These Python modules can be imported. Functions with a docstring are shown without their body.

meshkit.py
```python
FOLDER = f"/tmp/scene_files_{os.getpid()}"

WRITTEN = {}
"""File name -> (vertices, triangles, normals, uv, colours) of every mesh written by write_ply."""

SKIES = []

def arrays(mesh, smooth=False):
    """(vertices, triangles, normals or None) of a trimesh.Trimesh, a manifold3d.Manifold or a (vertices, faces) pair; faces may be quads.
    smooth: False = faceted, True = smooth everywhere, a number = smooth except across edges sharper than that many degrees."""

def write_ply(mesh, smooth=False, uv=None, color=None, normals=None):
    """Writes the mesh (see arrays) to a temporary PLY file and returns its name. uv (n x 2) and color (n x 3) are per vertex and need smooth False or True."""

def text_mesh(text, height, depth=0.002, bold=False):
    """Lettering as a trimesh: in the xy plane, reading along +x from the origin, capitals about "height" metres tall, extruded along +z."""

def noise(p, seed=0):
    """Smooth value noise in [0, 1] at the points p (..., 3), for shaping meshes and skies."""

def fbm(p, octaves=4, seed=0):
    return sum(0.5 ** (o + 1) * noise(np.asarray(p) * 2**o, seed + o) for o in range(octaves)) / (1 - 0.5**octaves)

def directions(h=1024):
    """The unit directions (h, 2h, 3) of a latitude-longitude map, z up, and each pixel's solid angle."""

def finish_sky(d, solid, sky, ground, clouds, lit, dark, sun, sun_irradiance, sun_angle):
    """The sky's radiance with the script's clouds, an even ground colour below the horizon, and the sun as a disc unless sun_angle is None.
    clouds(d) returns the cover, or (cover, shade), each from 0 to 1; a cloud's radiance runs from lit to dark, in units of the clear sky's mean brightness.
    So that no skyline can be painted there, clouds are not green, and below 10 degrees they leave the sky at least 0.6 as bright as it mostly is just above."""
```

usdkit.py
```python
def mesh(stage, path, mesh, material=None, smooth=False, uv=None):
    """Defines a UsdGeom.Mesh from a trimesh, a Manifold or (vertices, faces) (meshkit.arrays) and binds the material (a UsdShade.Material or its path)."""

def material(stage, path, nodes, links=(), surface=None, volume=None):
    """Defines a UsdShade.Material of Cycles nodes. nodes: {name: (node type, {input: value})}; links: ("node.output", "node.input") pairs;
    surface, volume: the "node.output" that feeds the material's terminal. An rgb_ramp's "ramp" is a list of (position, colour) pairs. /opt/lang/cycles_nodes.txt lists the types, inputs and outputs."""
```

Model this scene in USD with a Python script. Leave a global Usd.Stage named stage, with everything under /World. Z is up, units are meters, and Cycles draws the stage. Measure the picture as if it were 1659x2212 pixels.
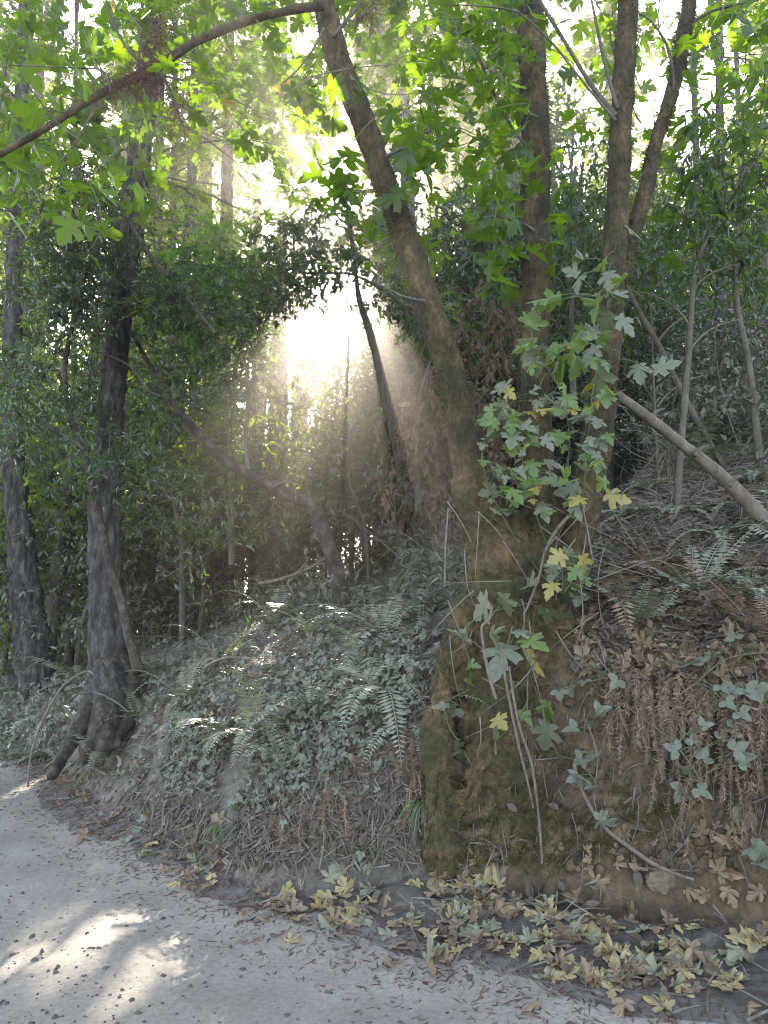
import math, random, re
import numpy as np, trimesh, manifold3d
from scipy.spatial import cKDTree
import usdkit, meshkit
from pxr import Usd, UsdGeom, UsdLux, UsdShade, Gf, Sdf, Vt

R = np.random.default_rng(7)
random.seed(7)
stage = Usd.Stage.CreateInMemory()
UsdGeom.SetStageUpAxis(stage, 'Z')
world = UsdGeom.Xform.Define(stage, '/World')
stage.SetDefaultPrim(world.GetPrim())
UsdGeom.Scope.Define(stage, '/World/Looks')

# ------------------------------------------------------------------ camera
CAM = np.array([0.0, 0.0, 1.6])
PITCH = math.radians(8.0)
EXPOSURE = 3.1
cam = UsdGeom.Camera.Define(stage, '/World/Camera')
cam.AddTransformOp().Set(Gf.Matrix4d().SetRotate(Gf.Rotation(Gf.Vec3d(1, 0, 0), 90 + math.degrees(PITCH))) * Gf.Matrix4d().SetTranslate(Gf.Vec3d(*CAM)))
cam.CreateFocalLengthAttr(26.0)
cam.CreateHorizontalApertureAttr(26.0)          # tan(half angle) = 0.5
cam.CreateVerticalApertureAttr(26.0 * 4 / 3)
cam.CreateClippingRangeAttr(Gf.Vec2f(0.05, 2000))
cam.CreateExposureAttr(EXPOSURE)

# ------------------------------------------------------------------ sun and sky
SUN = np.array([-0.043, 1.0, 0.508]); SUN /= np.linalg.norm(SUN)
SUN_EL, SUN_ROT = math.asin(SUN[2]), math.atan2(SUN[0], SUN[1])
usdkit.material(stage, '/World/Looks/sky', {
    's': ('sky_texture', {'sky_type': 'single_scattering', 'sun_disc': False, 'sun_elevation': SUN_EL, 'sun_rotation': SUN_ROT, 'air_density': 1.0, 'aerosol_density': 1.0}),
    'wb': ('hsv', {'saturation': .7}), 'b': ('background_shader', {'strength': 0.135})}, [('s.color', 'wb.color'), ('wb.color', 'b.color')], surface='b.background')
dome = UsdLux.DomeLight.Define(stage, '/World/sky')
UsdShade.MaterialBindingAPI.Apply(dome.GetPrim()).Bind(UsdShade.Material.Get(stage, '/World/Looks/sky'))
dome.GetPrim().SetCustomDataByKey('kind', 'structure')
sun = UsdLux.DistantLight.Define(stage, '/World/sun')
sun.CreateNormalizeAttr(True); sun.CreateIntensityAttr(1.25); sun.CreateAngleAttr(0.5); sun.CreateColorAttr(Gf.Vec3f(1, .90, .77))
sun.AddTransformOp().Set(Gf.Matrix4d().SetRotate(Gf.Rotation(Gf.Vec3d(0, 0, 1), Gf.Vec3d(*map(float, SUN)))))
HAZE_DENSITY = 0.0015

# ------------------------------------------------------------------ picture-to-place helpers (units of a 1659 x 2212 view)
CP, SP = math.cos(PITCH), math.sin(PITCH)
def ray(dx, dy):
    u, v = (np.asarray(dx, float) * 768 / 1659 - 384) / 768, (512 - np.asarray(dy, float) * 1024 / 2212) / 768
    return np.stack([u, CP - v * SP, SP + v * CP], -1)
def D(dx, dy, Y):
    r = ray(dx, dy)
    return CAM + r * (np.asarray(Y, float) / r[..., 1])[..., None]
def px(n, Y):      # n view units across at depth Y, in metres
    return n * 768 / 1659 / 768 * Y

# ------------------------------------------------------------------ scene writing helpers
used = {}
def numbered(parent, name):
    k = (parent, name); n = used.get(k, 0); used[k] = n + 1
    return f'{parent}/{name}' if n == 0 else f'{parent}/{name}_{n:03d}'
def tag(prim, label=None, cat=None, group=None, kind=None):
    for k, v in (('label', label), ('category', cat), ('group', group), ('kind', kind)):
        if v: prim.SetCustomDataByKey(k, v)
    return prim
def obj(name, mesh, mat, parent=None, smooth=False, **t):
    pp = '/World' if parent is None else str(parent.GetPath())
    v, f = (mesh.vertices, mesh.faces) if hasattr(mesh, 'faces') else mesh
    m = usdkit.mesh(stage, numbered(pp, name), (np.asarray(v), np.asarray(f)), '/World/Looks/' + mat, smooth=smooth)
    return tag(m.GetPrim(), **t)
def thing(name, label, cat, loc=(0, 0, 0), group=None):
    x = UsdGeom.Xform.Define(stage, numbered('/World', name))
    x.AddTransformOp().Set(Gf.Matrix4d().SetTranslate(Gf.Vec3d(*map(float, loc))))
    return tag(x.GetPrim(), label, cat, group)
def mat4(loc, rz=0, tilt=(0, 0), s=1.0):
    m = trimesh.transformations.euler_matrix(tilt[0], tilt[1], rz, 'sxyz'); m[:3, :3] *= s; m[:3, 3] = loc
    return Gf.Matrix4d(*m.T.ravel().tolist())
first_of = {}
def copy(proto, matrix, label, cat, group=None):
    name = re.sub(r'_\d{3}$', '', proto.GetName())
    x = UsdGeom.Xform.Define(stage, numbered('/World', name))
    p = x.GetPrim()
    p.GetReferences().AddInternalReference(proto.GetPath()); p.SetInstanceable(True)
    x.ClearXformOpOrder(); UsdGeom.Xformable(x).MakeMatrixXform().Set(matrix)
    return tag(p, label, cat, group)
def cat_mesh(parts):
    V, F, n = [], [], 0
    for v, f in parts:
        if len(v): V.append(v); F.append(np.asarray(f) + n); n += len(v)
    return (np.vstack(V), np.vstack(F)) if V else (np.zeros((0, 3)), np.zeros((0, 3), int))
def unit(a): return a / (np.linalg.norm(a, axis=-1, keepdims=True) + 1e-12)

def spline(p, n):
    p = np.asarray(p, float); k = len(p)
    if k == 2: t = np.linspace(0, 1, n)[:, None]; return p[0] * (1 - t) + p[1] * t
    d = np.r_[0, np.cumsum(np.linalg.norm(np.diff(p[:, :3], axis=0), axis=1))]
    from scipy.interpolate import PchipInterpolator
    return PchipInterpolator(d, p)(np.linspace(0, d[-1], n))
def tube(path, rad, sides=8, n=None, amp=0.0, freq=3.0, ridge=0.0, seed=0, cap=True):
    """A round limb along path (k x 3) with radii rad; amp: lumpiness as a share of the radius; ridge: lengthwise bark furrows."""
    path = np.asarray(path, float); rad = np.broadcast_to(np.asarray(rad, float), (len(path),))
    n = n or max(2, len(path))
    q = spline(np.c_[path, rad], n); p, r = q[:, :3], q[:, 3]
    t = unit(np.gradient(p, axis=0))
    ref = np.array([0.3, 1, 0.1]) if abs(t[:, 2]).mean() > .6 else np.array([0, 0, 1.0])
    a = unit(np.cross(t, ref)); b = np.cross(t, a)
    ang = np.arange(sides) * 2 * np.pi / sides
    rr = np.repeat(r[:, None], sides, 1)
    c, s = np.cos(ang), np.sin(ang)
    dirs = c[None, :, None] * a[:, None] + s[None, :, None] * b[:, None]
    if amp:
        pt = p[:, None] + dirs * rr[..., None]
        rr = rr * (1 + amp * (meshkit.fbm(pt * freq, 4, seed) - .5) * 2)
    if ridge:
        L = np.r_[0, np.cumsum(np.linalg.norm(np.diff(p, axis=0), axis=1))]
        w = np.stack([np.repeat(c[None] * 5.5, n, 0), np.repeat(s[None] * 5.5, n, 0), np.repeat(L[:, None] * 4.2, sides, 1)], -1)
        f = np.abs(meshkit.fbm(w, 3, seed + 5) - .5) * 2
        rr = rr * (1 - ridge + ridge * 1.6 * np.minimum(f * 2.5, 1))
    v = (p[:, None] + dirs * rr[..., None]).reshape(-1, 3)
    i, j = np.meshgrid(np.arange(n - 1), np.arange(sides), indexing='ij')
    A, B = i * sides + j, i * sides + (j + 1) % sides
    f = np.concatenate([np.stack([A, B, B + sides], -1).reshape(-1, 3), np.stack([A, B + sides, A + sides], -1).reshape(-1, 3)])
    if cap:
        v = np.vstack([v, p[:1], p[-1:]]); k = np.arange(sides)
        f = np.vstack([f, np.stack([np.full(sides, n * sides), (k + 1) % sides, k], -1), np.stack([np.full(sides, n * sides + 1), (n - 1) * sides + k, (n - 1) * sides + (k + 1) % sides], -1)])
    return v, f

def place(tv, tf, P, A, N, S):
    """Copies of a flat template (x across, y along, z up) at P, along A, facing N, scaled S: one (vertices, faces)."""
    P, A, N = np.asarray(P, float), unit(np.asarray(A, float)), np.asarray(N, float)
    X = unit(np.cross(A, N)); Z = np.cross(X, A)
    S = np.broadcast_to(np.asarray(S, float), (len(P),))[:, None, None]
    tv = np.asarray(tv, float)
    if tv.ndim == 2: tv = np.broadcast_to(tv, (len(P), *tv.shape))
    v = P[:, None] + S * (tv[..., 0:1] * X[:, None] + tv[..., 1:2] * A[:, None] + tv[..., 2:3] * Z[:, None])
    f = (np.asarray(tf)[None] + (np.arange(len(P)) * tv.shape[1])[:, None, None]).reshape(-1, 3)
    return v.reshape(-1, 3), f
def rnd_dir(n, up=0.0, flat=1.0):
    d = R.normal(size=(n, 3)); d[:, 2] = d[:, 2] * flat + up
    return unit(d)

# ------------------------------------------------------------------ materials
def leaf_mat(name, top, back=None, var=.35, trans=.45, rough=.45, hue=.03, dead=None):
    back = back or tuple(min(1, c * k) for c, k in zip(top, (4.6, 3.9, 1.5)))
    nodes = {
        'g': ('geometry', {}),
        'm': ('map_range', {'from_min': 0, 'from_max': 1, 'to_min': 1 - var, 'to_max': 1 + var}),
        'h': ('map_range', {'from_min': 0, 'from_max': 1, 'to_min': .5 - hue, 'to_max': .5 + hue * .6}),
        'wn': ('white_noise_texture', {'dimensions': '1D'}),
        'c1': ('hsv', {'color': top}), 'c2': ('hsv', {'color': back}),
        'n': ('noise_texture', {'scale': 35.0, 'detail': 2.0}), 'tc': ('geometry', {}),
        'mx': ('mix_color', {'blend_type': 'multiply', 'fac': .45}),
        'rr': ('rgb_ramp', {'ramp': [(.3, (.55, .5, .4)), (.65, (1.15, 1.15, 1.1))]}),
        'p': ('principled_bsdf', {'roughness': rough, 'specular_ior_level': .55}),
        't': ('translucent_bsdf', {}), 'x': ('mix_closure', {'fac': trans})}
    links = [('g.random_per_island', 'm.value'), ('g.random_per_island', 'wn.w'), ('wn.value', 'h.value'), ('m.result', 'c1.value'), ('m.result', 'c2.value'), ('h.result', 'c1.hue'), ('h.result', 'c2.hue'),
             ('tc.position', 'n.vector'), ('n.fac', 'rr.fac'), ('c1.color', 'mx.a'), ('rr.color', 'mx.b'),
             ('mx.result', 'p.base_color'), ('c2.color', 't.color'), ('p.BSDF', 'x.closure1'), ('t.BSDF', 'x.closure2')]
    usdkit.material(stage, '/World/Looks/' + name, nodes, links, surface='x.closure')
def rough_mat(name, ramp, scale=4.0, bump=.4, dist=.02, stretch=(1, 1, 1), detail=8, scale2=None, rough=.9, ramp2=None, island=0.0):
    nodes = {
        'g': ('geometry', {}), 'mp': ('mapping', {'scale': stretch}),
        'n': ('noise_texture', {'scale': scale, 'detail': float(detail), 'roughness': .65}),
        'r': ('rgb_ramp', {'ramp': ramp}),
        'n2': ('noise_texture', {'scale': scale2 or scale * 6, 'detail': 6.0, 'roughness': .7}),
        'b': ('bump', {'strength': bump, 'distance': dist}),
        'is': ('map_range', {'to_min': 1 - island, 'to_max': 1 + island}), 'hv': ('hsv', {}),
        'p': ('principled_bsdf', {'roughness': rough, 'specular_ior_level': .25})}
    links = [('g.position', 'mp.vector'), ('mp.vector', 'n.vector'), ('mp.vector', 'n2.vector'), ('n.fac', 'r.fac'), ('n2.fac', 'b.height'), ('b.normal', 'p.normal'),
             ('g.random_per_island', 'is.value'), ('is.result', 'hv.value'), ('hv.color', 'p.base_color')]
    if ramp2:
        nodes['r2'] = ('rgb_ramp', {'ramp': ramp2}); nodes['mx'] = ('mix_color', {'blend_type': 'multiply', 'fac': .8})
        links += [('n2.fac', 'r2.fac'), ('r.color', 'mx.a'), ('r2.color', 'mx.b'), ('mx.result', 'hv.color')]
    else: links += [('r.color', 'hv.color')]
    usdkit.material(stage, '/World/Looks/' + name, nodes, links, surface='p.BSDF')

GREY = [(.35, (.55, .55, .55)), (.65, (1.2, 1.2, 1.2))]
DEEP = [(.36, (.35, .34, .33)), (.5, (.85, .85, .85)), (.64, (1.4, 1.4, 1.4))]
rough_mat('dirt_road', [(.3, (.16, .141, .115)), (.5, (.208, .184, .15)), (.72, (.26, .234, .193))], 1.3, .5, .02, scale2=38, ramp2=[(.32, (.62, .61, .6)), (.6, (1.05, 1.05, 1.05))])
rough_mat('root_bark', [(.36, (.016, .012, .009)), (.5, (.038, .029, .021)), (.64, (.085, .068, .052))], 8, 1.0, .06, scale2=30, ramp2=GREY)
rough_mat('verge', [(.3, (.10, .09, .076)), (.5, (.155, .14, .119)), (.7, (.21, .192, .165))], 2.6, .9, .04, scale2=30, ramp2=GREY)
rough_mat('soil', [(.3, (.065, .054, .043)), (.5, (.11, .093, .075)), (.7, (.17, .145, .118))], 3.2, 1.0, .06, scale2=22, ramp2=GREY)
rough_mat('red_soil', [(.3, (.045, .032, .019)), (.5, (.10, .066, .038)), (.7, (.175, .118, .07))], 4, 1.0, .09, scale2=24, ramp2=GREY)
rough_mat('gravel', [(.3, (.055, .05, .045)), (.7, (.15, .137, .12))], 9, .3, .005, island=.6)
rough_mat('stone', [(.3, (.05, .038, .026)), (.7, (.125, .10, .072))], 7, .5, .02, ramp2=GREY)
rough_mat('conifer_bark', [(.38, (.016, .014, .013)), (.5, (.042, .037, .034)), (.64, (.10, .09, .083))], 13, 1.0, .06, stretch=(1, 1, .36), ramp2=GREY)
rough_mat('dark_bark', [(.3, (.03, .026, .022)), (.7, (.10, .085, .07))], 9, .8, .03, stretch=(1, 1, .3), ramp2=GREY)
rough_mat('pale_bark', [(.3, (.034, .028, .021)), (.7, (.095, .08, .06))], 9, .6, .02, stretch=(1, 1, .4), ramp2=GREY)
rough_mat('maple_bark', [(.34, (.012, .011, .005)), (.45, (.026, .021, .008)), (.55, (.052, .034, .015)), (.68, (.10, .068, .033))], 6.5, 1.0, .05, stretch=(1, 1, .5), scale2=34, ramp2=DEEP)
rough_mat('bole_bark', [(.34, (.024, .026, .007)), (.46, (.043, .036, .012)), (.56, (.078, .05, .022)), (.70, (.14, .09, .045))], 4.2, 1., .06, scale2=30, ramp2=DEEP)
rough_mat('dead_wood', [(.3, (.07, .053, .038)), (.7, (.18, .148, .113))], 14, .6, .01, stretch=(1, 1, .4), island=.3, ramp2=GREY)
rough_mat('twig_bark', [(.3, (.075, .06, .045)), (.7, (.17, .14, .105))], 14, .4, .01, island=.4)
rough_mat('grey_twigs', [(.3, (.09, .075, .06)), (.7, (.25, .215, .18))], 14, .3, .01, island=.5)
rough_mat('needles', [(.3, (.075, .032, .022)), (.7, (.17, .08, .055))], 8, .2, .01, island=.5)
rough_mat('moss', [(.3, (.035, .035, .009)), (.7, (.10, .092, .024))], 6, .5, .02, island=.5)
rough_mat('dead_frond', [(.3, (.085, .056, .037)), (.7, (.25, .175, .12))], 10, .3, .01, island=.4)
leaf_mat('maple_leaf', (.040, .085, .016), (.22, .38, .008), trans=.55)
leaf_mat('maple_yellow', (.38, .33, .10), (.6, .5, .08), var=.3)
leaf_mat('sprout_leaf', (.235, .255, .175), (.25, .36, .08), var=.5, trans=.25, rough=.6)
leaf_mat('sprout_green', (.13, .20, .055), (.3, .46, .04), trans=.35)
leaf_mat('laurel_leaf', (.045, .075, .045), (.17, .27, .04), trans=.3, rough=.27)
leaf_mat('tanoak_leaf', (.028, .055, .022), (.22, .34, .03), trans=.35, rough=.3)
leaf_mat('sapling_leaf', (.05, .115, .03), (.20, .42, .03), trans=.45)
leaf_mat('conifer_leaf', (.050, .085, .045), (.40, .52, .07), trans=.45, rough=.6)
leaf_mat('far_leaf', (.055, .10, .035), (.36, .48, .04), trans=.5, rough=.6)
leaf_mat('brown_leaf', (.15, .102, .064), (.26, .165, .085), trans=.35, rough=.7)
leaf_mat('fern_leaf', (.25, .262, .19), (.24, .32, .08), trans=.14, rough=.4)
leaf_mat('dusty_leaf', (.24, .26, .185), (.2, .3, .06), var=.5, trans=.25, rough=.6)
leaf_mat('ground_leaf', (.23, .238, .175), (.22, .30, .07), trans=.14, rough=.38, var=.6)
leaf_mat('litter_leaf', (.22, .16, .11), (.3, .2, .1), trans=.15, rough=.8, var=.6)
leaf_mat('fallen_yellow', (.40, .32, .155), (.5, .35, .1), trans=.2, rough=.7, var=.3)
leaf_mat('fallen_brown', (.29, .205, .13), (.4, .25, .1), trans=.2, rough=.7, var=.35)
leaf_mat('fallen_green', (.255, .255, .165), (.3, .3, .1), trans=.2, rough=.7, var=.3)
leaf_mat('grass_leaf', (.14, .19, .08), (.25, .35, .06), trans=.3, rough=.5)

# ------------------------------------------------------------------ ground
EDGE = np.array([(14, -5.5), (8, -2.2), (4, .8), (2.4, 2.05), (1.05, 3.04), (.73, 3.2), (.15, 3.5), (-.3, 3.8), (-.9, 4.28), (-1.6, 5.0), (-2.6, 6.3), (-3.8, 8.2), (-5.2, 9.9), (-8, 11.6), (-14, 13.2), (-40, 16)], float)
_e = spline(np.c_[EDGE, np.zeros(len(EDGE))], 3000)[:, :2]
_etree = cKDTree(_e)
_et = np.gradient(_e, axis=0); _et /= np.linalg.norm(_et, axis=1, keepdims=True)
_en = np.stack([_et[:, 1], -_et[:, 0]], -1)                          # towards the bank
_t0 = _etree.query([[.15, 3.5]])[1][0]
_arc = np.r_[0, np.cumsum(np.linalg.norm(np.diff(_e, axis=0), axis=1))]
def st(x, y):
    q = np.stack([np.ravel(x), np.ravel(y)], -1)
    i = _etree.query(q)[1]
    s = ((q - _e[i]) * _en[i]).sum(1)
    return s.reshape(np.shape(x)), (_arc[_t0] - _arc[i]).reshape(np.shape(x))   # t grows to the right
def smin(a, b, k): h = np.clip(.5 + .5 * (b - a) / k, 0, 1); return b * (1 - h) + a * h - k * h * (1 - h)
def sstep(a, b, x): t = np.clip((x - a) / (b - a), 0, 1); return t * t * (3 - 2 * t)
def ground(x, y, rough=True):
    x, y = np.asarray(x, float), np.asarray(y, float)
    s, t = st(x, y)
    right = sstep(-1.6, .2, t)                                       # 1 by the maple, 0 along the left slope
    toe = .42 + .73 * right
    face = 1.05 + 1.15 * right                       # steepness of the cut face
    u = s - toe
    strip = .10 * sstep(-.1, 1.0, s) + .05 * np.clip(s, 0, 1)
    lip = 1.15 / face
    hb = strip + np.where(u > 0, smin(face * u, face * lip + (.36 + .21 * right) * (u - lip), .25) + .06 * 0, 0)
    hb = np.where(u > 0, np.maximum(hb, strip), strip)
    H = 1.10 + .10 * y + np.where(x > 0, .98 * x, .33 * x)
    H = np.maximum(H, .3 + .02 * y)
    z = np.where(s > 0, smin(hb, np.maximum(H, strip), .4), 0)
    z = np.maximum(z, np.where(s > 0, strip * .5, 0))
    if rough:
        p = np.stack([x, y, z], -1)
        k = sstep(-.1, .9, s)
        z = z + k * ((meshkit.fbm(p * 1.7, 3, 3) - .5) * .26 + (meshkit.fbm(p * 7, 3, 9) - .5) * .12)
        cut = k * sstep(-.9, -.2, t) * sstep(.9, 1.15, s) * (1 - sstep(2.1, 2.6, s))
        z = z + cut * ((np.abs(meshkit.fbm(p * [3.4, 3.4, 2.2], 4, 15) - .5) - .12) * .55 + (np.abs(meshkit.fbm(p * 11, 3, 19) - .5) - .12) * .22)
        z = z + (meshkit.fbm(np.stack([x * .9, y * .9, 0 * x], -1), 3, 21) - .5) * .05 * (1 - k) + (meshkit.fbm(np.stack([x * 9, y * 9, 0 * x], -1), 2, 23) - .5) * .012
    return z
def axis(lo, hi, c0, c1, fine, grow):
    a = list(np.arange(c0, c1, fine)); d = fine
    while a[-1] < hi: d *= grow; a.append(a[-1] + d)
    d = fine
    while a[0] > lo: d *= grow; a.insert(0, a[0] - d)
    return np.array(a)
gx, gy = axis(-90, 90, -4.2, 3.6, .032, 1.07), axis(-25, 130, 2.2, 7.6, .032, 1.07)
GX, GY = np.meshgrid(gx, gy)
GZ = ground(GX, GY)
S_, T_ = st(GX, GY)
V = np.stack([GX, GY, GZ], -1).reshape(-1, 3)
nx, ny = len(gx), len(gy)
I, J = np.meshgrid(np.arange(ny - 1), np.arange(nx - 1), indexing='ij')
a_ = (I * nx + J).ravel()
quads = np.stack([a_, a_ + 1, a_ + nx + 1, a_ + nx], -1)
qs = S_.reshape(-1)[quads].mean(1)
def sub(mask):
    q = quads[mask]; f = np.vstack([q[:, [0, 1, 2]], q[:, [0, 2, 3]]])
    u, inv = np.unique(f, return_inverse=True)
    return V[u], inv.reshape(-1, 3)
_qn = V[quads].mean(1)
wob = (meshkit.fbm(_qn * 4, 3, 31) - .5) * .35
isroad = qs < -.3
qt = T_.reshape(-1)[quads].mean(1)
isred = (~isroad) & (qs + wob > 1.0) & (qs < 2.4) & (qt + wob > -.9) & (qt < 6)
isverge = (~isroad) & (~isred) & (qs < .42 + wob) & (np.hypot(_qn[:, 0], _qn[:, 1]) < 16)
obj('verge', sub(isverge), 'verge', smooth=True, kind='structure', label='dusty verge between the road and the bank')
obj('hillside', sub(~isroad & ~isred & ~isverge), 'soil', smooth=True, kind='structure', label='steep dusty wooded hillside above the road')
obj('earth_bank', sub(isred), 'red_soil', smooth=True, kind='structure', label='reddish brown cut earth bank under the maple')
_ground = ground
def ground(x, y, rough=True):
    """The ground's height read from the finished sheet."""
    x, y = np.asarray(x, float), np.asarray(y, float)
    i = np.clip(np.searchsorted(gx, x) - 1, 0, nx - 2); j = np.clip(np.searchsorted(gy, y) - 1, 0, ny - 2)
    u = (x - gx[i]) / (gx[i + 1] - gx[i]); v = (y - gy[j]) / (gy[j + 1] - gy[j])
    return GZ[j, i] * (1 - u) * (1 - v) + GZ[j, i + 1] * u * (1 - v) + GZ[j + 1, i] * (1 - u) * v + GZ[j + 1, i + 1] * u * v
# the road: the flat part of the sheet, and its margin as a strip that ends in a ragged line over the bank's foot
_k = np.arange(200, len(_e), 4); _rq = np.array([(60, 1668), (100, 1730), (180, 1800), (300, 1872), (480, 1962), (640, 2012), (829, 2064), (979, 2099), (1154, 2144), (1319, 2204)], float); _rr = ray(_rq[:, 0], _rq[:, 1]); _rp = CAM + _rr * (-1.6 / _rr[:, 2])[:, None]
_rs, _rt = st(_rp[:, 0], _rp[:, 1]); _o = np.argsort(_rt); _ed = np.interp(_arc[_t0] - _arc[_k], _rt[_o], np.clip(_rs[_o], -.3, .6)) + (meshkit.fbm(np.c_[_arc[_k] * 2.2, 0 * _k, 0 * _k], 3, 41) - .5) * .26 + (meshkit.fbm(np.c_[_arc[_k] * 14, 0 * _k, 0 * _k], 2, 43) - .5) * .07
_w = np.linspace(0, 1, 14)[None]; _s = -.75 * (1 - _w) + _ed[:, None] * _w
_q = _e[_k][:, None] + _en[_k][:, None] * _s[..., None]
_z = ground(_q[..., 0], _q[..., 1]) + np.where(_w < .12, .004 - .03 * (1 - _w / .12), .004) - .002 * (_w == 1)
_v = np.concatenate([_q, _z[..., None]], -1).reshape(-1, 3); _i, _j = np.meshgrid(np.arange(len(_k) - 1), np.arange(13), indexing='ij'); _a = (_i * 14 + _j).ravel()
_rf = np.vstack([np.stack([_a, _a + 14, _a + 15], -1), np.stack([_a, _a + 15, _a + 1], -1)])
obj('dirt_road', cat_mesh([sub(isroad), (_v, _rf)]), 'dirt_road', smooth=True, kind='structure', label='dusty grey unpaved road with gravel and sun patches')

def on_ground(p): return np.c_[p[:, :2], ground(p[:, 0], p[:, 1])]
def hit(dx, dy, lift=0.0):
    """Where the line of sight through a picture point meets the ground."""
    r = ray(np.atleast_1d(dx), np.atleast_1d(dy)); Y = np.full(len(r), np.nan); done = np.zeros(len(r), bool)
    ys = np.r_[np.arange(2.4, 8, .03), np.arange(8, 16, .1), np.arange(16, 60, .5)]
    for y in ys:
        k = y / r[:, 1]; q = CAM + r * k[:, None]
        below = ~done & (q[:, 2] - lift < ground(q[:, 0], q[:, 1]))
        Y[below] = y; done |= below
    Y[~done] = 60
    q = CAM + r * (Y / r[:, 1])[:, None]
    return on_ground(q), done
def poly_points(poly, n):
    from shapely.geometry import Polygon
    from shapely import contains_xy
    P = Polygon(poly); x0, y0, x1, y1 = P.bounds; out = np.zeros((0, 2))
    while len(out) < n:
        q = R.uniform((x0, y0), (x1, y1), (n * 2, 2)); out = np.vstack([out, q[contains_xy(P, q[:, 0], q[:, 1])]])
    return out[:n]
#@@TREES
# ------------------------------------------------------------------ leaf shapes
def outline_leaf(half, cy=.22, cup=.0):
    half = np.array(half, float)
    o = np.vstack([half, (half * [-1, 1])[1:-1][::-1]])
    v = np.vstack([[[0, cy]], o]); n = len(o)
    f = np.stack([np.zeros(n, int), 1 + np.arange(n), 1 + (np.arange(n) + 1) % n], -1)
    return np.c_[v, np.zeros(len(v))], f
MAPLE_HALF = [(0, 0), (.16, -.08), (.36, -.05), (.30, .06), (.20, .14), (.40, .20), (.60, .36), (.50, .42), (.46, .54), (.34, .47), (.15, .40), (.24, .54), (.31, .69), (.20, .73), (.15, .88), (0, 1.0)]
ML_V, ML_F = outline_leaf(MAPLE_HALF)
STAR_V, STAR_F = outline_leaf([(0, 0), (.34, -.03), (.20, .14), (.56, .38), (.16, .40), (.26, .68), (0, 1.0)])
FSTAR_V = np.array([(0, 0, 0), (.5, .3, 0), (.16, .4, 0), (0, 1, 0), (-.16, .4, 0), (-.5, .3, 0)], float); FSTAR_F = np.array([(0, 1, 2), (0, 2, 4), (2, 3, 4), (0, 4, 5)])
LANCE_V = np.array([(0, 0, 0), (.14, .28, .03), (.14, .6, .03), (0, 1, -.05), (-.14, .6, .03), (-.14, .28, .03)], float)
LANCE_F = np.array([(0, 1, 2), (0, 2, 3), (0, 3, 4), (0, 4, 5)])
KITE_V = np.array([(0, 0, 0), (.14, .45, 0), (0, 1, 0), (-.14, .45, 0)], float); KITE_F = np.array([(0, 1, 2), (0, 2, 3)])
OVAL_V = np.array([(0, 0, 0), (.24, .22, .03), (.27, .6, .02), (0, 1, -.06), (-.27, .6, .02), (-.24, .22, .03)], float); OVAL_F = np.array([(0, 1, 2), (0, 2, 3), (0, 3, 4), (0, 4, 5)])
def toothed(cx, cy, ang, s):
    h = [(0, 0), (.16, .10), (.30, .22), (.24, .32), (.36, .46), (.26, .58), (.24, .74), (.12, .84), (0, 1)]
    v, f = outline_leaf(h, .45); v[0, 2] = -.03
    c, q = math.cos(ang), math.sin(ang)
    return np.c_[(v[:, 0] * c - v[:, 1] * q) * s + cx, (v[:, 0] * q + v[:, 1] * c) * s + cy, v[:, 2] * s + .02], f
TRI_V, TRI_F = cat_mesh([toothed(0, .36, 0, .64), toothed(.03, .34, -1.25, .54), toothed(-.03, .34, 1.25, .54), (np.array([(-.012, 0, 0), (.012, 0, 0), (.0, .4, 0)]), np.array([(0, 1, 2)]))])
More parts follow.
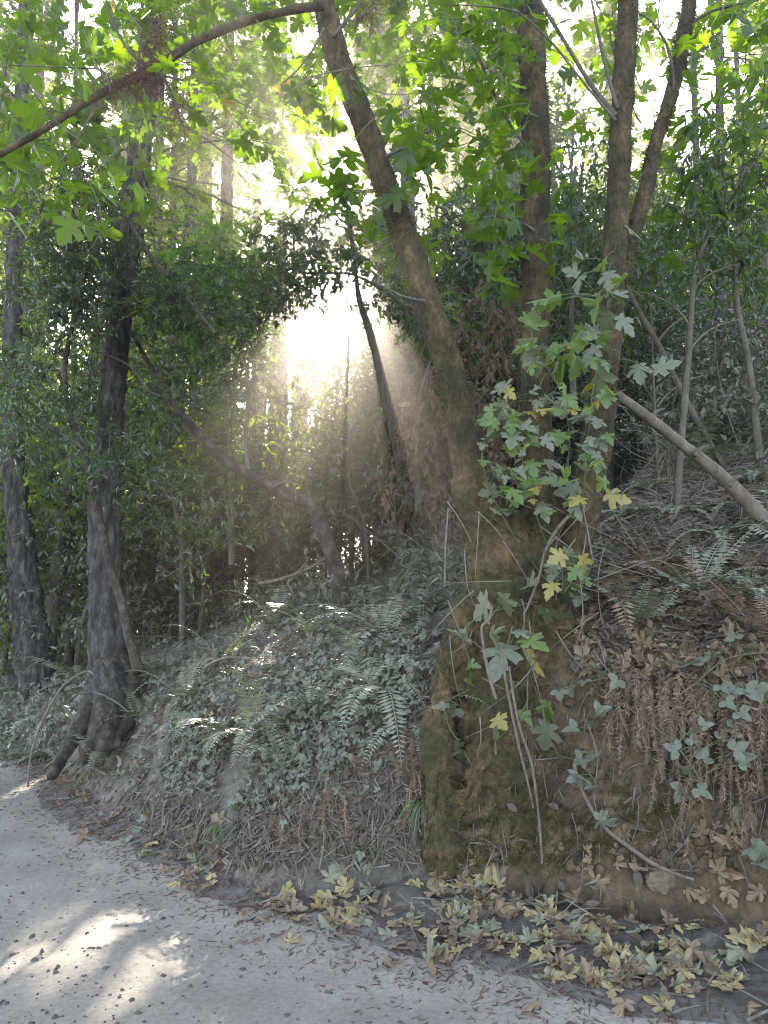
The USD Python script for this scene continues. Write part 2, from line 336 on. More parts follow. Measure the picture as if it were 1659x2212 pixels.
TRI5_V, TRI5_F = cat_mesh([(OVAL_V * .6 + [0, .4, 0], OVAL_F), ((OVAL_V * .5) @ np.array([[.35, -.94, 0], [.94, .35, 0], [0, 0, 1]]) + [.03, .38, 0], OVAL_F), ((OVAL_V * .5) @ np.array([[.35, .94, 0], [-.94, .35, 0], [0, 0, 1]]) + [-.03, .38, 0], OVAL_F)])
def curl(tv, n, amt=.25, rough=.0):
    """n individually bent copies of a leaf shape."""
    k = R.normal(0, amt, (n, 1)); k2 = R.normal(-.6 * amt, amt * .7, (n, 1)); v = np.repeat(tv[None], n, 0).copy()
    x, y = v[..., 0], v[..., 1]
    v[..., 2] += k * x * x * 2.2 + k2 * y * y + R.normal(0, amt * .3, (n, 1)) * x * y
    v[..., 2] += np.abs(x) * R.uniform(-.25, .9, (n, 1)) * amt * 1.6; v[..., 0] *= R.uniform(.78, 1.1, (n, 1))
    if rough: v[..., 2] += R.normal(0, rough, v.shape[:2]); v[..., :2] *= 1 - np.abs(R.normal(0, rough, (n, 1, 1)))
    return v

# ------------------------------------------------------------------ gaps in the canopy, through which the sun comes
HOLE = D(722, 738, 9.0)
GAPS = [(D(x, y, 10.0) - 5 * SUN, r, 6.6) for x, y, r in ((706, 738, .47), (636, 728, .34), (778, 735, .34), (840, 745, .24))]
for gx_, gy_, r_ in ((225, 1868, .2), (70, 1866, .13), (90, 2020, .13), (180, 2052, .15), (330, 1960, .1), (430, 1993, .2), (290, 2110, .09), (50, 1702, .3)):
    GAPS.append((hit(gx_, gy_)[0][0], r_, 3.0))
DAPPLES = len(GAPS) - 1
for gx_, gy_, Y_, r_ in ((700, 240, 5.2, .34), (140, 20, 5.6, .3), (250, 90, 5.4, .28), (1075, 200, 5.4, .26), (1240, 60, 6.2, .3), (1450, 120, 5.7, .28), (1560, 250, 8, .4), (880, 200, 8, .3), (1440, 320, 8, .3), (1010, 300, 8, .3)):
    GAPS.append((D(gx_, gy_, Y_), r_, Y_ + .45))
for gx_, gy_, r_ in ((540, 1365, .16), (440, 1390, .14), (700, 1290, .22), (1500, 745, .7), (1420, 700, .5), (650, 1410, .12), (740, 1530, .1), (620, 1300, .15)):
    GAPS.append((hit(gx_, gy_)[0][0], r_, 5.0))
def lit(p, grow=1.0):
    """True where p lies in one of the gaps."""
    out = np.zeros(len(p), bool)
    for o, r, y0 in GAPS:
        d = p - o; k = d @ SUN; perp = d - k[:, None] * SUN
        ang = np.arctan2(perp[:, 2], perp[:, 0])
        rr = r * (1 + .28 * np.sin(2 * ang + o[0]) + .22 * np.sin(5 * ang + o[1] * 3)) * grow
        out |= (np.linalg.norm(perp, axis=1) < rr) & (p[:, 1] > y0) & (k > 0)
    return out

# ------------------------------------------------------------------ foliage makers
def twigs_with_leaves(C, spread, per, leaf, size, mesh_curl=.2, twig_r=.003, droop=.3, wild=1.0, twig=True, gaps=True, up=.9):
    """At each centre C a small twig carrying `per` leaves. Returns (twig mesh, leaf mesh pieces)."""
    if gaps: C = C[~lit(C)]
    n = len(C); d = rnd_dir(n, up=-droop * .5, flat=.5)
    L = spread * R.uniform(.6, 1.3, n)
    t = R.uniform(.15, 1, (n, per)); t[:, -1] = 1.0
    p = C[:, None] + d[:, None] * (t * L[:, None])[..., None]
    p[..., 2] -= droop * (t ** 2) * L[:, None] * .6
    p = p.reshape(-1, 3); dd = np.repeat(d, per, 0)
    A = unit(dd * .6 + wild * R.normal(0, .7, p.shape) + [0, 0, -droop])
    N = unit(R.normal(0, .45, p.shape) + [0, 0, up])
    if gaps: k = ~lit(p); p, A, N = p[k], A[k], N[k]
    S = size * R.uniform(.6, 1.25, len(p))
    tv, tf = leaf
    lm = place(curl(tv, len(p), mesh_curl), tf, p, A, N, S)
    tw = []
    if twig and n:
        e = C + d * L[:, None]; e[:, 2] -= droop * L * .6; m = (C + e) / 2; m[:, 2] += droop * L * .12
        side = unit(np.cross(d, [0, 0, 1.0])) * twig_r; upv = np.array([0, 0, twig_r * 1.5])
        v = np.stack([C - side, C + side, C + upv, m - side * .7, m + side * .7, m + upv * .7, e], 1).reshape(-1, 3)
        f = np.array([(0, 1, 4), (0, 4, 3), (1, 2, 5), (1, 5, 4), (2, 0, 3), (2, 3, 5), (3, 4, 6), (4, 5, 6), (5, 3, 6)])
        tw = (v, (f[None] + (np.arange(n) * 7)[:, None, None]).reshape(-1, 3))
    return tw, lm
def region(poly, Y0, Y1, n, clump=0, jit=.25):
    q = poly_points(poly, clump or n)
    Y = R.uniform(Y0, Y1, len(q)); p = D(q[:, 0], q[:, 1], Y)
    if clump: p = p[R.integers(0, clump, n)] + R.normal(0, jit, (n, 3))
    return p
def conifer_crown(path, z0, z1, nb, L0, L1, sl=.10, sw=.026, twigs=9, per=12, gaps=True, droop=.35, rb=.022, azs=None):
    """Branches and needle sprays from height z0 to z1 of a trunk path: (branch mesh, foliage mesh)."""
    path = np.asarray(path, float); z = np.sort(R.uniform(z0, z1, nb))
    o = np.stack([np.interp(z, path[:, 2], path[:, k]) for k in range(3)], -1)
    az = R.uniform(0, 2 * np.pi, nb) if azs is None else R.choice(azs, nb) + R.normal(0, .5, nb)
    L = np.interp(z, [z0, z1], [L0, L1]) * R.uniform(.5, 1.15, nb)
    h = np.stack([np.cos(az), np.sin(az), np.zeros(nb)], -1); lift = R.uniform(-.1, .45, nb)
    def at(t): return o + h * (L * t)[:, None] + np.stack([0 * L, 0 * L, L * (lift * t - droop * t * t)], -1)
    br = [tube([at(t)[i] for t in (0, .35, .7, 1)], [rb * max(.4, L[i] / 2), rb * .6, rb * .35, rb * .1], 5, 5, cap=False) for i in range(nb)]
    P, A, N = [], [], []
    for j in range(twigs):
        t = R.uniform(.25, 1.0, nb); b = at(t); fwd = unit(at(np.minimum(t + .05, 1.06)) - at(t - .05))
        sd = unit(np.cross(fwd, [0, 0, 1.0])) * np.where(R.random(nb) < .5, 1, -1)[:, None]
        td = unit(fwd * R.uniform(.3, .9, (nb, 1)) + sd + [0, 0, -.25] + R.normal(0, .15, (nb, 3)))
        tl = np.minimum(L * .38, 1.1) * R.uniform(.5, 1.1, nb) * (1.15 - t * .6)
        for k in range(per):
            u = (k + 1) / per; q = b + td * (tl * u)[:, None]; q[:, 2] -= tl * u * u * .25
            s2 = unit(np.cross(td, [0, 0, 1.0])) * (1 if k % 2 else -1)
            P.append(q); A.append(unit(td * .7 + s2 * .8 + R.normal(0, .15, (nb, 3)) + [0, 0, -.15])); N.append(unit(R.normal(0, .25, (nb, 3)) + [0, 0, 1]))
    P, A, N = np.vstack(P), np.vstack(A), np.vstack(N)
    if gaps: k = ~lit(P); P, A, N = P[k], A[k], N[k]
    tv = KITE_V * [sw / sl / .28, 1, 1]
    return cat_mesh(br), place(tv, KITE_F, P, A, N, sl * R.uniform(.6, 1.3, len(P)))

# ------------------------------------------------------------------ the maple with several stems
def Dp(pts, Y=None):
    """Picture points (x, y, width[, depth]) to a path and radii."""
    p = np.array([(q[0], q[1], q[2], q[3] if len(q) > 3 else Y) for q in pts], float)
    return D(p[:, 0], p[:, 1], p[:, 3]), px(p[:, 2], p[:, 3]) / 2
YM = 5.15
maple = thing('maple_tree', 'large old maple with four mossy stems on one swollen bole', 'tree', (0, 0, 0))
STEMS = {
 'one': [(690, -260, 40, 5.0), (690, -40, 44, 5.05), (697, 0, 47), (730, 125, 57), (780, 250, 55), (815, 350, 55), (853, 450, 58), (888, 550, 62), (919, 650, 65), (952, 737, 67), (978, 830, 68), (997, 912, 70), (1017, 1037, 76), (1037, 1110, 92), (1060, 1190, 110)],
 'two': [(1130, -400, 50, 5.9), (1143, -60, 56, 5.8), (1146, 25, 58, 5.75), (1152, 175, 63, 5.7), (1158, 350, 62, 5.65), (1157, 500, 65, 5.6), (1157, 700, 64, 5.55), (1154, 837, 64, 5.5), (1160, 1000, 76, 5.45), (1165, 1150, 95, 5.35), (1160, 1260, 100, 5.3)],
 'three': [(1375, -400, 40, 5.0), (1360, -40, 45, 5.0), (1357, 0, 46), (1349, 150, 50), (1340, 300, 51), (1334, 450, 52), (1323, 600, 58), (1314, 737, 57), (1303, 840, 60), (1292, 937, 66), (1272, 1037, 74), (1254, 1137, 70), (1218, 1237, 66), (1204, 1337, 56), (1222, 1440, 66), (1228, 1520, 70)],
 'four': [(1560, -300, 28, 5.5), (1497, -40, 32, 5.4), (1490, 0, 33, 5.4), (1472, 100, 36, 5.4), (1452, 200, 33, 5.35), (1419, 300, 31, 5.3), (1397, 400, 33, 5.25), (1370, 500, 34, 5.2), (1338, 610, 36, 5.15)]}
stem_path = {}
for k, pts in STEMS.items():
    p, r = Dp(pts, YM); stem_path[k] = (p, r)
    obj('stem', tube(p, r, 28, 150, amp=.22, freq=6.5, seed=len(k) * 3 + ord(k[0])), 'maple_bark', maple, smooth=True)
# bole: rounded mass of hulls
def blob(chain):
    sph = trimesh.creation.icosphere(2).vertices; out = []
    for (a, ra), (b, rb) in zip(chain[:-1], chain[1:]):
        out.append(manifold3d.Manifold.hull_points(np.vstack([sph * ra + a, sph * rb + b])))
    return out
def C(pts, Y): 
    p, r = Dp(pts, Y); return list(zip(p, r))
parts_ = []
for ch in ([(1017, 1040, 78), (1045, 1110, 110), (1085, 1190, 150, 5.05), (1092, 1260, 165, 5.05), (1085, 1350, 170, 5.05), (1075, 1450, 190, 5.1), (1080, 1560, 230, 5.15)],
           [(1160, 1010, 78, 5.45), (1165, 1120, 110, 5.3), (1150, 1210, 140, 5.2), (1110, 1290, 150, 5.15)],
           [(1092, 1215, 150, 5.0), (1150, 1300, 110, 5.1), (1180, 1400, 90, 5.1), (1175, 1500, 120, 5.15)],
           [(1000, 1330, 60, 4.95), (975, 1430, 66, 4.85), (945, 1520, 66, 4.72), (945, 1640, 68, 4.62), (950, 1760, 80, 4.58), (950, 1860, 90, 4.58)],
           [(1010, 1440, 80, 4.9), (1050, 1560, 120, 4.85), (1090, 1700, 170, 4.85), (1100, 1830, 200, 4.82)],
           [(1204, 1320, 58), (1228, 1440, 74, 5.0), (1225, 1530, 70, 4.9), (1262, 1640, 48, 4.75), (1300, 1720, 50, 4.65)],
           [(1140, 1450, 90, 5.0), (1170, 1560, 60, 4.9), (1200, 1660, 60, 4.78), (1225, 1760, 70, 4.7), (1240, 1860, 80, 4.6)],
           [(1085, 1560, 90, 4.85), (1040, 1640, 60, 4.72), (1010, 1740, 60, 4.6)]):
    parts_ += blob(C(ch, 5.0))
bm = manifold3d.Manifold.batch_boolean(parts_, manifold3d.OpType.Add).refine_to_length(.024)
mm = bm.to_mesh(); bole = trimesh.Trimesh(mm.vert_properties[:, :3], mm.tri_verts, process=True)
trimesh.smoothing.filter_taubin(bole, .5, -.53, 25)
bv = bole.vertices; nv = bole.vertex_normals
bv = bv + nv * ((meshkit.fbm(bv * 3.2, 3, 2) - .5) * .16 + (meshkit.fbm(bv * 12, 3, 4) - .5) * .08 - np.clip(.09 - np.abs(meshkit.fbm(bv * [9, 9, 5], 3, 14) - .5), 0, 1) * .35 + (meshkit.fbm(bv * 34, 2, 5) - .5) * .022)[:, None]
obj('bole', (bv, bole.faces), 'bole_bark', maple, smooth=True)
bole_b = trimesh.Trimesh(bv, bole.faces, process=False)
# moss fuzz on the bole and the stems
def fuzz(mesh, n, L, w, wt):
    pts, fi = trimesh.sample.sample_surface(mesh, n, seed=3)
    nn = mesh.face_normals[fi]; keep = wt(pts, nn) > R.random(len(pts)); pts, nn = pts[keep], nn[keep]
    A = unit(nn + R.normal(0, .55, pts.shape) + [0, 0, -.35]); N = R.normal(size=pts.shape)
    return place(KITE_V * [w / L / .28, 1, 1], KITE_F, pts - nn * .004, A, N, L * R.uniform(.5, 1.4, len(pts)))
mossw = lambda p, n: np.clip((meshkit.fbm(p * 2.6, 3, 8) - .42) * 5, .06, 1)
obj('moss', fuzz(bole_b, 26000, .034, .005, mossw), 'moss', maple, kind='stuff')
for k in STEMS:
    p, r = stem_path[k]
    tm = trimesh.Trimesh(*tube(p, r * 1.0, 16, 60), process=False)
    obj('moss', fuzz(tm, 11000, .03, .006, lambda p, n: np.clip((meshkit.fbm(p * 3.2, 3, 8) - .42) * 5, .05, 1)), 'moss', maple, kind='stuff')
# limbs
def limb(parent, pts, Y, mat='maple_bark', name='branch', sides=9, n=40, amp=.2, freq=12):
    p, r = Dp(pts, Y); return obj(name, tube(p, r, sides, n, amp=amp, freq=freq, seed=int(pts[0][0])), mat, parent, smooth=True)
limb(maple, [(697, 12, 24, 5.0), (640, 20, 20, 4.95), (560, 38, 19, 4.9), (490, 62, 20, 4.85), (420, 92, 20, 4.8), (330, 150, 24, 4.7), (230, 195, 19, 4.65), (150, 245, 16, 4.6), (60, 300, 15, 4.55), (-60, 365, 13, 4.5), (-200, 430, 10, 4.4)], 5)
for pts, Y in (([(1330, 250, 13), (1275, 180, 11), (1220, 90, 9), (1165, 0, 8), (1120, -80, 6)], 5.0), ([(1335, 235, 10), (1310, 150, 8), (1290, 60, 7), (1272, -30, 5)], 5.0),
               ([(1330, 260, 8), (1270, 190, 6), (1180, 80, 5), (1100, 20, 4), (960, 10, 3)], 4.9), ([(720, 80, 12), (760, 30, 10), (800, -20, 8)], 5.0), ([(700, 60, 7), (660, 130, 5), (610, 180, 4)], 4.9),
               ([(330, 150, 10), (280, 110, 8), (250, 60, 7), (225, -20, 6)], 4.7), ([(300, 165, 8), (300, 120, 6), (305, 75, 5), (260, 20, 4)], 4.7), ([(215, 205, 7), (180, 280, 5), (130, 350, 4)], 4.65), ([(240, 200, 6), (215, 150, 4), (120, 145, 3), (20, 140, 3)], 4.6),
               ([(1150, 330, 8, 5.6), (1090, 250, 6, 5.5), (1050, 160, 5, 5.4), (1010, 60, 4, 5.3)], 5.5), ([(1480, 60, 8, 5.4), (1550, 20, 6, 5.3), (1640, 0, 5, 5.2)], 5.4), ([(1455, 195, 7, 5.3), (1400, 40, 5, 5.2), (1380, 30, 4, 5.2)], 5.3),
               ([(815, 350, 9, 5.1), (870, 320, 7, 5.1), (930, 280, 5, 5.0)], 5.1), ([(919, 650, 8), (870, 640, 6), (835, 620, 5)], 5.0), ([(1157, 500, 8, 5.5), (1090, 470, 6, 5.4), (1010, 480, 4, 5.3)], 5.4)):
    limb(maple, pts, Y, 'dark_bark', sides=6, n=16)
# crown leaves: near ones are parts of their own
cl = []
def add_maple(poly, Y0, Y1, n, clump, jit=.2, size=.19):
    c = region(poly, Y0, Y1, n, clump, jit); cl.append((c[~lit(c)], size))
add_maple([(-150, -150), (620, -150), (600, 60), (480, 140), (400, 330), (300, 440), (-150, 420)], 4.75, 8, 900, 170, .22)
add_maple([(620, 180), (770, 170), (780, 260), (740, 300), (760, 380), (690, 400), (680, 320), (620, 220)], 4.7, 5.3, 40, 16, .09, .18)
add_maple([(560, -120), (1130, -120), (1110, 220), (1000, 320), (880, 360), (840, 260), (760, 120), (560, 60)], 5.4, 9, 560, 150, .25)
add_maple([(540, 60), (700, 140), (860, 300), (1000, 340), (1120, 240), (1130, 420), (960, 470), (700, 420), (560, 300)], 8, 12, 420, 110, .35)
add_maple([(480, 150), (720, 110), (700, 420), (560, 440), (500, 300)], 7.5, 11, 240, 60, .28)
add_maple([(1000, 60), (1140, 40), (1140, 380), (1040, 330)], 4.9, 5.6, 46, 20, .1, .17)
add_maple([(1180, -150), (1800, -150), (1800, 480), (1500, 500), (1400, 420), (1200, 360)], 5.6, 10, 540, 120, .26)
add_maple([(1010, 430), (1140, 400), (1150, 620), (1040, 600)], 5.0, 6.2, 46, 20, .12, .18)
add_maple([(840, 270), (960, 270), (1000, 350), (900, 390)], 4.7, 5.2, 16, 7, .1, .18)
add_maple([(1500, 0), (1720, 0), (1720, 400), (1560, 300)], 4.6, 5.4, 60, 24, .15, .18)
add_maple([(690, 420), (900, 400), (960, 560), (880, 680), (800, 620), (720, 520)], 5.5, 7.5, 60, 26, .16, .17)
P = np.vstack([c for c, s in cl]); S = np.concatenate([np.full(len(c), s) for c, s in cl]) * R.uniform(.55, 1.2, len(P))
A = unit(rnd_dir(len(P), -.25, .4)); N = unit(R.normal(0, .5, P.shape) + [0, 0, .9])
# keep the leaves off the lines of the stems
for k in STEMS:
    sp = spline(stem_path[k][0], 80); d_, i_ = cKDTree(sp).query(P); push = d_ > .16
    P, A, N, S = P[push], A[push], N[push], S[push]
yel = R.random(len(P)) < .025
order = np.argsort(P[:, 1] + np.where((np.abs(P[:, 0]) < .55 * P[:, 1]) & (P[:, 2] < 1.6 + .95 * P[:, 1]), 0, 50)); near = order[:290]
LV = curl(ML_V, len(P), .3)
for i in near:
    obj('leaf', place(LV[i:i + 1], ML_F, P[i:i + 1], A[i:i + 1], N[i:i + 1], S[i:i + 1]), 'maple_yellow' if yel[i] else 'maple_leaf', maple, label='yellow dried maple leaf' if yel[i] else None)
rest = order[290:]
obj('foliage', place(LV[rest], ML_F, P[rest], A[rest], N[rest], S[rest]), 'maple_leaf', maple, kind='stuff')
#   leaf stalks and twiglets
st_ = P + np.where(R.random((len(P), 1)) < .5, 1, .6) * (-A * .10 + [0, 0, .05]) * 1.2
obj('leaf_stalks', cat_mesh([tube([P[i], (P[i] + st_[i]) / 2 + [0, 0, .015], st_[i]], [.0022, .0022, .003], 3, 3, cap=False) for i in order[:1500]]), 'twig_bark', maple, kind='stuff')
c_ = P[order[:900]]; tr = cKDTree(c_); tw = []
for i in range(0, 900, 3):
    j = tr.query(c_[i], 8)[1][5]; a, b = c_[i] + [0, 0, .06], c_[j] + [0, 0, .06]
    tw.append(tube([a, (a + b) / 2 + R.normal(0, .03, 3), b], [.004, .005, .003], 4, 4, cap=False))
obj('twigs', cat_mesh(tw), 'twig_bark', maple, kind='stuff')

# ------------------------------------------------------------------ conifers one can tell apart
CONIFERS = [  # picture path (x, y, width) from base up, depth, label, branches
 ([(78, 1500, 80), (70, 1400, 74), (48, 1200, 58), (30, 1000, 48), (27, 800, 40), (30, 600, 38), (45, 250, 31), (55, -50, 27), (70, -500, 20)], 11, 'tall conifer at the left edge, leaning slightly left with grey furrowed bark', 1),
 ([(235, 1520, 100, 7.9), (236, 1440, 84), (230, 1330, 74), (227, 1200, 70), (228, 1100, 68), (236, 950, 60), (243, 850, 57), (257, 700, 55), (285, 480, 55), (310, 250, 51), (330, 60, 44), (350, -120, 38), (390, -600, 26)], 8.3, 'large kinked conifer on flared roots, second thick trunk from the left', 1),
 ([(150, 1400, 20), (153, 1250, 17), (157, 1100, 15), (160, 700, 12), (165, 0, 8)], 14, 'slim dark conifer pole between the two thick left trunks', 0),
 ([(326, 1330, 34), (328, 1200, 30), (332, 1000, 28), (338, 700, 24), (345, 300, 18), (350, -300, 12)], 14.5, 'dark conifer trunk just right of the kinked conifer', 1),
 ([(352, 1310, 30), (356, 1200, 25), (362, 1050, 22), (370, 700, 18), (380, 0, 10)], 16.5, 'slender shaded conifer crowded behind its neighbour right of the kinked conifer', 0),
 ([(405, 1300, 62), (396, 1220, 50), (388, 1050, 42), (382, 850, 38), (395, 600, 30), (412, 450, 24), (420, 150, 19), (425, -300, 12)], 15, 'dark thick conifer with flared foot in the left middle of the wood', 1),
 ([(462, 1300, 56), (466, 1200, 50), (472, 1000, 44), (480, 800, 38), (488, 500, 30), (494, 200, 23), (500, -100, 18), (505, -400, 12)], 16, 'straight tall conifer with bare upper trunk left of the light shafts', 1),
 ([(600, 1240, 60), (600, 1100, 50), (601, 900, 42), (604, 700, 32), (607, 500, 22), (612, 230, 17), (616, -200, 10)], 19, 'conifer trunk standing in the left edge of the light shafts', 1),
 ([(545, 1180, 16), (545, 1050, 14), (547, 900, 12), (550, 500, 9)], 17, 'thin pale conifer pole left of the light shafts', 0),
 ([(900, 1000, 44), (893, 700, 38), (885, 520, 34), (878, 350, 30), (870, 150, 24), (862, -300, 14)], 20, 'hazy pale conifer seen behind the leaning maple stem', 1),
 ([(820, 900, 30), (815, 500, 24), (812, 200, 20), (810, -200, 12)], 26, 'faint conifer in the haze left of the leaning maple stem near the top', 1),
 ([(965, 700, 20), (962, 400, 17), (960, 100, 13), (958, -300, 8)], 24, 'faint slim conifer in the haze between the leaning and the upright maple stems', 1),
 ([(640, 900, 22), (638, 500, 18), (636, 100, 14), (634, -300, 9)], 36, 'faint conifer in the bright haze left of the sun gap', 1),
 ([(655, 900, 22), (652, 500, 17), (650, 100, 13), (648, -300, 8)], 33, 'very faint conifer far back beside the sun gap', 1),
 ([(832, 900, 22), (828, 500, 18), (826, 100, 15), (824, -300, 10)], 35, 'very faint conifer far back beyond the leaning maple stem', 1),
 ([(1010, 800, 24), (1008, 500, 20), (1006, 100, 16), (1004, -300, 10)], 29, 'faint conifer far back left of the upright maple stem', 1),
 ([(560, 1000, 24), (556, 500, 18), (552, 100, 14), (550, -300, 9)], 30, 'faint conifer far back right of the straight tall conifer', 1),
 ([(850, 900, 26), (846, 500, 22), (842, 100, 17), (838, -300, 11)], 25, 'hazy conifer just left of the leaning maple stem', 1),
 ([(935, 800, 24), (932, 500, 20), (930, 100, 16), (928, -300, 10)], 31, 'hazy conifer just right of the leaning maple stem', 1),
 ([(1065, 800, 24), (1062, 500, 20), (1060, 100, 16), (1058, -300, 10)], 23, 'hazy conifer close left of the upright maple stem', 1),
 ([(700, 900, 18), (698, 500, 15), (696, 100, 12), (694, -300, 8)], 50, 'palest far conifer beside the sun gap', 1),
 ([(1110, 800, 22), (1108, 500, 18), (1106, 100, 14), (1104, -300, 9)], 36, 'far conifer behind the upright maple stem', 1),
 ([(1560, 780, 30), (1558, 600, 24), (1555, 300, 20), (1552, -200, 12)], 15.5, 'conifer on the upper slope near the right edge', 1),
 ([(1512, 640, 16), (1505, 380, 15), (1497, 100, 13), (1490, -200, 9)], 15, 'thin grey pole right of the forked maple stem', 0),
 ([(1605, 520, 16), (1600, 360, 14), (1590, 100, 11), (1585, -200, 8)], 17, 'thin leaning grey pole at the far right on the slope', 0)]
for pts, Y, label, crown in CONIFERS:
    p, r = Dp(pts, Y)
    b = p[0].copy(); g = float(ground(b[0], b[1])); 
    if b[2] > g - .1: p = np.vstack([[b[0], b[1], g - .3], p]); r = np.r_[r[0] * 1.05, r]
    t = thing('conifer_tree', label, 'tree', (0, 0, 0))
    big = r.max() > .12
    obj('trunk', tube(p[::1], r, 40 if big else 14, 160 if big else 50, amp=.10, freq=3, ridge=.16 if big else .06, seed=int(pts[0][0])), 'conifer_bark', t, smooth=True)
    if label.startswith('large kinked'):
        ch = [([(235, 1420, 8.3), (222, 1480, 8.0), (195, 1530, 7.75), (165, 1580, 7.4), (140, 1635, 7.05), (112, 1672, 6.8)], [.15, .13, .105, .085, .065, .04]), ([(240, 1440, 8.2), (228, 1530, 7.7), (205, 1600, 7.3), (178, 1650, 6.95)], [.15, .12, .085, .045]),
              ([(250, 1420, 8.3), (285, 1480, 8.1), (275, 1560, 7.6), (250, 1610, 7.2)], [.14, .09, .06, .03]), ([(238, 1440, 8.2), (245, 1540, 7.7), (228, 1610, 7.2), (210, 1650, 6.95)], [.15, .11, .075, .04])]
        hulls = []
        for q, rr in ch: hulls += blob([(D(*k), w) for k, w in zip(q, rr)])
        mm = manifold3d.Manifold.batch_boolean(hulls, manifold3d.OpType.Add).refine_to_length(.04).to_mesh(); rt = trimesh.Trimesh(mm.vert_properties[:, :3], mm.tri_verts, process=True)
        trimesh.smoothing.filter_taubin(rt, .5, -.53, 10); rv = rt.vertices
        along = rv * [7, 7, 1.6]
        rv = rv + rt.vertex_normals * ((meshkit.fbm(rv * [5, 5, 3], 4, 6) - .5) * .085 + (meshkit.fbm(rv * 16, 3, 4) - .5) * .04)[:, None]
        obj('root_flare', (rv, rt.faces), 'root_bark', t, smooth=True)
    if crown:
        ztop = p[-1, 2]; far = Y > 12
        br, fo = conifer_crown(p[np.argsort(p[:, 2])], 4.5 if Y < 12 else 4.0 + .1 * Y, min(ztop, 1.6 + 1.0 * Y), 68 if far else 30, (3.3 if Y > 22 else 2.6) if far else 1.9, 1.6, sl=(.20 if Y > 22 else .13) if far else .10, sw=(.055 if Y > 22 else .035) if far else .026, twigs=10, per=12)
        obj('branches', br, 'dark_bark', t, smooth=True, kind='stuff'); obj('foliage', fo, 'conifer_leaf', t, kind='stuff')

# dead conifer boughs caught on the maple's long branch
for pts, label, n in (([(300, 190), (330, 110), (345, 40)], 'dead brown conifer bough caught upright on the long maple branch', 420), ([(330, 140), (370, 200), (390, 260), (398, 285)], 'dead brown conifer bough dangling below the long maple branch', 260), ([(215, 200), (260, 180), (310, 160)], 'dead brown needles heaped along the long maple branch', 300), ([(770, 40), (800, 20), (810, -20)], 'dead brown conifer twig hanging at the top beside the leaning stem', 160)):
    t = thing('dead_bough', label, 'dead bough'); pp = spline(np.array([D(x, y, 4.66) for x, y in pts]), 30)
    obj('twig', tube(pp, np.linspace(.012, .004, 30), 5, cap=False), 'dark_bark', t, smooth=True)
    k = R.integers(0, 30, n); d = unit(R.normal(size=(n, 3)) + [0, 0, -.5]); c = pp[k] + d * R.uniform(0, .05, (n, 1))
    c = np.repeat(c, 6, 0) + np.repeat(d, 6, 0) * np.tile(np.linspace(0, .09, 6), n)[:, None]
    obj('needles', place(KITE_V * [.4, 1, 1], KITE_F, c, unit(np.repeat(d, 6, 0) * .6 + R.normal(0, .5, c.shape)), R.normal(size=c.shape), .035), 'needles', t, kind='stuff')

# ------------------------------------------------------------------ broadleaf trees in the middle distance
def foliage_into(t, mat, tw_lf, name='foliage', tmat='twig_bark'):
    tw, lf = tw_lf
    if len(tw): obj('twigs', tw, tmat, t, kind='stuff')
    obj(name, lf, mat, t, kind='stuff')
# leaning bay laurel with the arched trunk
bay = thing('bay_laurel', 'leaning bay laurel with an arched bare trunk rising leftwards from the fern slope', 'tree')
limb(bay, [(738, 1320, 44), (728, 1240, 38), (700, 1150, 33), (672, 1090, 30), (640, 1078, 27), (590, 1052, 26), (540, 1028, 25), (470, 980, 21), (430, 940, 19), (400, 905, 17), (370, 865, 14), (330, 800, 11), (290, 730, 8), (240, 660, 5)], 8.2, 'root_bark', 'trunk', 14, 70, .25, 6)
limb(bay, [(540, 1028, 12), (530, 950, 10), (536, 860, 9), (525, 760, 6)], 8.2, 'dark_bark'); limb(bay, [(590, 1052, 7), (625, 1040, 5), (640, 1080, 4)], 8.1, 'dark_bark', n=12)
limb(bay, [(365, 860, 8), (330, 850, 6), (280, 790, 5), (200, 760, 4)], 8.0, 'dark_bark', n=16)
foliage_into(bay, 'laurel_leaf', twigs_with_leaves(np.vstack([region([(310, 700), (420, 600), (560, 660), (590, 900), (470, 960), (330, 900), (290, 820)], 7.4, 9.6, 330, 44, .15), region([(290, 1120), (470, 1060), (500, 1130), (420, 1200), (330, 1180)], 7.6, 8.8, 60, 14, .15)]), .3, 12, (OVAL_V * [.6, 1, 1], OVAL_F), .08))
# dark mass at left
bay2 = thing('bay_laurel', 'bay laurel with a dense dark leaf mass hanging before the kinked conifer', 'tree')
limb(bay2, [(300, 1450, 26, 7.6), (285, 1400, 20), (262, 1300, 19), (240, 1230, 18), (215, 1120, 17), (195, 1040, 16), (182, 970, 15), (150, 900, 13), (140, 800, 11), (170, 650, 9), (220, 500, 6)], 7.7, 'root_bark', 'trunk', 12, 60)
limb(bay2, [(465, 720, 10), (420, 665, 10), (375, 610, 11), (330, 560, 11), (280, 480, 10), (232, 395, 8), (205, 340, 5)], 7.4, 'pale_bark', n=30); limb(bay2, [(182, 970, 8), (120, 930, 6), (60, 900, 5), (0, 890, 4)], 7.6, 'dark_bark', n=16)
foliage_into(bay2, 'laurel_leaf', twigs_with_leaves(np.vstack([region([(75, 560), (110, 470), (170, 390), (240, 385), (258, 470), (235, 560), (215, 690), (120, 700), (80, 640)], 6.9, 8.0, 430, 46, .14), region([(310, 560), (400, 570), (420, 660), (350, 720), (290, 690)], 7.2, 8, 110, 18, .14),
    region([(-80, 760), (120, 700), (215, 760), (210, 900), (460, 1000), (300, 1060), (120, 1010), (-80, 960)], 6.8, 8.6, 330, 46, .14)]), .28, 13, (OVAL_V * [.6, 1, 1], OVAL_F), .08, up=.6))
bay3 = thing('bay_laurel', 'bay laurel whose backlit sprays hang in front of the sun above the light shafts', 'tree')
